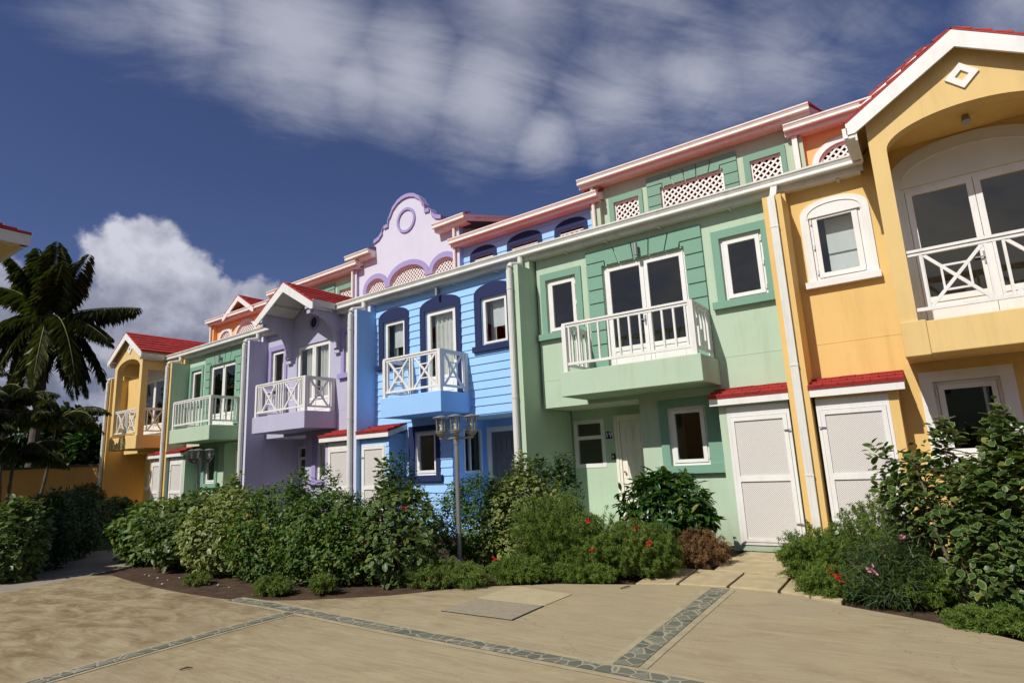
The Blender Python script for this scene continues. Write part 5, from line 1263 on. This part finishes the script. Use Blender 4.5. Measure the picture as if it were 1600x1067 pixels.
# ------------------------------------------------------------------ palms and background trees
RH = Vector((math.cos(YAW), math.sin(YAW), 0)); FH = Vector((-math.sin(YAW), math.cos(YAW), 0))
def frond(par, base, tip, sag, rg_, nl=95, ll=.72, kind='P', wd=.027, hang=.7, yellow=0):
    base = np.array(base); tip = np.array(tip); mid = (base+tip)/2+np.array([0, 0, sag])
    s = np.linspace(0, 1, nl)[:, None]; P = base*(1-s)**2+2*mid*s*(1-s)+tip*s*s; T = norm(np.gradient(P, axis=0))
    side = norm(np.cross(T, np.array([0, 0, 1.])+rg_.randn(3)*.15)); L = ll*np.sin(np.pi*(.10+.86*s[:, 0]))**.6
    Cs, As, Us, Ls = [], [], [], []
    for sg in (-1, 1):
        for rep in range(2):
            Cs.append(P+T*rg_.rand(nl, 1)*.05); As.append(norm(side*sg+T*.55+np.array([0, 0, -hang])+rg_.randn(nl, 3)*.14)); Us.append(norm(np.array([0, 0, 1.])+T*.3+rg_.randn(nl, 3)*.3)); Ls.append(L*rg_.uniform(.75, 1.1, nl))
    C, A, U, Ln = map(np.concatenate, (Cs, As, Us, Ls)); keep = np.tile(s[:, 0] > .1, 4)
    f = leaves('frond', C[keep], A[keep], U[keep], Ln[keep], wd, 'lance', LM[kind], par, rg_, np.clip(rg_.rand(keep.sum())*.5+yellow, 0, 1))
    mb = MB(); mb.tube([tuple(p) for p in P[::8]], [.035*(1-.8*i/len(P[::8])) for i in range(len(P[::8]))], 5); mb.build('frond_rib', LEAFRIB, f)
LEAFRIB = pmat('palm rib', (.16, .15, .05), .6)
def palm(x, y, zt, rad, fr, seed, lab, lean=(0, 0), kind='P', **k):
    rg_ = np.random.RandomState(seed); t = thing('palm_tree', lab, 'palm', (x, y, -.06)); mb = MB(); n = 14
    if kind == 'P': fr = fr+[(a*rg_.uniform(.75, 1.0)+rg_.uniform(-.35, .35), b*rg_.uniform(.78, .98)+rg_.uniform(-.3, .2), -c_+rg_.uniform(-.7, .7), d*rg_.uniform(.8, 1.1), *e) for a, b, c_, d, *e in fr if b < .8 and not (a > 2.3 and b > -.9)]
    mb.tube([(lean[0]*(1-i/n)**2, lean[1]*(1-i/n)**2, zt*i/n) for i in range(n+1)], [rad*(1.25-.5*i/n)+.012*(i % 2) for i in range(n+1)], 12); mb.build('trunk', PTRUNK, t)
    for (du, dv, dd, sag, *yl) in fr:
        tip = Vector((0, 0, zt))+RH*du+FH*dd+Vector((0, 0, dv)); frond(t, (0, 0, zt), tuple(tip), sag, rg_, yellow=yl[0] if yl else 0, **k)
    return t
u = 30/945
palm(-35.2, 10.96, 9.85, .19, [((40-76)*u, 118*u, .3, .9), ((62-76)*u, 126*u, .8, .7), ((88-76)*u, 118*u, -.4, .6), ((20-76)*u, 96*u, -.8, .8), ((0-76)*u, 72*u, .9, .8), ((-8-76)*u, 52*u, -.2, .7), ((122-76)*u, 104*u, .4, .2), ((112-76)*u, 78*u, -.9, .5),
      ((205-76)*u, 14*u, .6, .35), ((184-76)*u, -48*u, -.3, .9), ((168-76)*u, -128*u, .9, 2.2), ((150-76)*u, -95*u, -.9, 1.6), ((112-76)*u, -118*u, 1.6, 1.6, .35), ((88-76)*u, -150*u, -1.6, 1.8, .45), ((60-76)*u, -118*u, -1.3, 1.6, .5), ((36-76)*u, -128*u, 1.4, 1.7, .3),
      ((-10-76)*u, -8*u, .8, .7), ((-24-76)*u, -42*u, -.6, .8), ((0-76)*u, -92*u, 1.2, 1.5), ((16-76)*u, -60*u, -1.5, 1.2)], 5, 'tall wind blown coconut palm left of the far yellow house', (.9, -.4), ll=1.1, wd=.030, hang=1.15, nl=120)
def small_palm(x, y, zt, r_, seed, lab, n=11, **k):
    q = random.Random(seed); fr = []
    for i in range(n):
        a = 2*math.pi*i/n+q.uniform(-.3, .3); e = q.uniform(.1, .75); fr.append((r_*math.cos(a), r_*(e-.35), r_*math.sin(a), r_*q.uniform(.3, .55)))
    return palm(x, y, zt, .05, fr, seed, lab, (q.uniform(-.6, .6), q.uniform(-.4, .4)), kind='K', ll=.55, nl=60, wd=.022, hang=1.1, **k)
small_palm(-27.6, 7.6, 4.6, 1.5, 81, 'thin stemmed dark palm left of the coconut palm trunk')
small_palm(-26.8, 8.9, 3.9, 1.7, 82, 'dark feather palm with arching fronds right of the coconut palm trunk', 13)
small_palm(-24.8, 7.2, 2.6, 1.5, 83, 'low dark palm with a frond hanging in front of the ochre wall', 12)
small_palm(-24.6, 5.6, 3.4, 1.5, 84, 'dark palm clump at the left edge of the photo', 12)
small_palm(-31.2, 6.6, 5.6, 2.0, 85, 'tallest of the thin dark palms added to shade the ochre wall', 16)  # this palm and the next two are added to keep sun off the garden wall
small_palm(-30.0, 7.6, 4.7, 1.9, 86, 'dark palm added close to the ochre wall to shade its front', 16)
small_palm(-32.6, 5.4, 6.2, 2.1, 87, 'dark palm behind the left hedge, added for shade on the ochre wall', 16)
def tree(x, y, h, r_, seed, lab, n=3800):
    rg_ = np.random.RandomState(seed); t = thing('tree', lab, 'tree', (x, y, -.06), 0, 'dark trees behind the garden wall')
    mb = MB(); mb.tube([(0, 0, 0), (.1, .05, h*.35), (0, 0, h*.7)], [.22, .16, .08], 8)
    for k in range(5):
        a = k*1.3; mb.tube([(.08, .04, h*.35), (r_*.35*math.cos(a), r_*.35*math.sin(a), h*.55), (r_*.6*math.cos(a), r_*.6*math.sin(a), h*.75)], [.09, .06, .03], 6)
    mb.build('trunk', BARK, t)
    k = 22; cc = norm(rg_.randn(k, 3))*rg_.uniform(.3, .8, (k, 1))*np.array([r_, r_, h*.3])+np.array([0, 0, h*.66]); i = rg_.randint(k, size=n)
    D_ = norm(rg_.randn(n, 3)); C = cc[i]+D_*rg_.uniform(.5, 1, (n, 1))*r_*.38; A = norm(D_+rg_.randn(n, 3)*.5); U = norm(D_+np.array([0, 0, 1.2])+rg_.randn(n, 3)*.4)
    leaves('crown', C, A, U, rg_.uniform(.22, .42, n), .2, 'lance', LM['K'], t, rg_)
for i, (x, y, h, r_, lab) in enumerate(((-34, 13.2, 4.6, 2.0, 'low dark tree just left of the far yellow house'), (-38, 12.5, 5.6, 2.6, 'dark round tree behind the ochre wall, next to the coconut palm'), (-40, 9.0, 6.6, 3.0, 'tall dark tree behind the coconut palm trunk'), (-39, 5.6, 6.0, 2.8, 'dark tree near the left edge of the photo'), (-46, 15.0, 6.2, 3.2, 'far dark tree showing over the garden wall'))):
    tree(x, y, h, r_, 90+i, lab)
tree(-33.8, 6.0, 7.6, 2.3, 101, 'unseen tree added to shade the garden wall', 4200)  # three out-of-view trees, added only to cast shade on the garden wall
tree(-37.5, 4.4, 8.4, 2.8, 102, 'taller unseen tree beside it, added for shade, behind the corner house', 4200)
tree(-42.5, 2.6, 9.5, 3.4, 103, 'third unseen tree added for shade, farthest left', 3600)
# ------------------------------------------------------------------ houses across the yard (behind the camera, met only in the window panes)
for i, (x, wm, lab) in enumerate(((-14, YPALE, 'yellow house across the yard, behind the viewer on the left'), (-3, GREEN, 'green house across the yard, directly behind the viewer'), (8, LILAC, 'lilac house across the yard, behind the viewer on the right'))):
    t = thing('opposite_house', lab, 'house', (x, -15, 0), 0, 'houses across the yard')
    mb = MB(); wall(mb, -5.2, 5.2, 0, 6.2, -.15, 0, [(-4, -2.8, 1, 2.4), (-.6, .6, .1, 2.3), (2.8, 4, 1, 2.4), (-4, -2.8, 4, 5.3), (-.9, .9, 3.3, 5.4), (2.8, 4, 4, 5.3)])
    mb.box(-5.2, 5.2, -8, -1.5, 0, 6.2); mb.build('wall', wm, t)
    for a, b, c, d in ((-4, -2.8, 1, 2.4), (2.8, 4, 1, 2.4), (-4, -2.8, 4, 5.3), (2.8, 4, 4, 5.3), (-.9, .9, 3.3, 5.4), (-.6, .6, .1, 2.3)):
        f = MB(); ring(f, a, b, c, d, .08, -.1, .02); f = f.build('window', WHITE, t); g = MB(); g.quad((a+.08, -.05, c+.08), (b-.08, -.05, c+.08), (b-.08, -.05, d-.08), (a+.08, -.05, d-.08)); g.build('pane', DARK, f)
    tiles(t, (5.4, .5, 6.2), (-5.4, .5, 6.2), (5.4, -4.5, 8.4), (-5.4, -4.5, 8.4), .4, .5, name='roof'); tiles(t, (-5.4, -8.5, 6.2), (5.4, -8.5, 6.2), (-5.4, -4.5, 8.4), (5.4, -4.5, 8.4), .4, .5, name='roof')
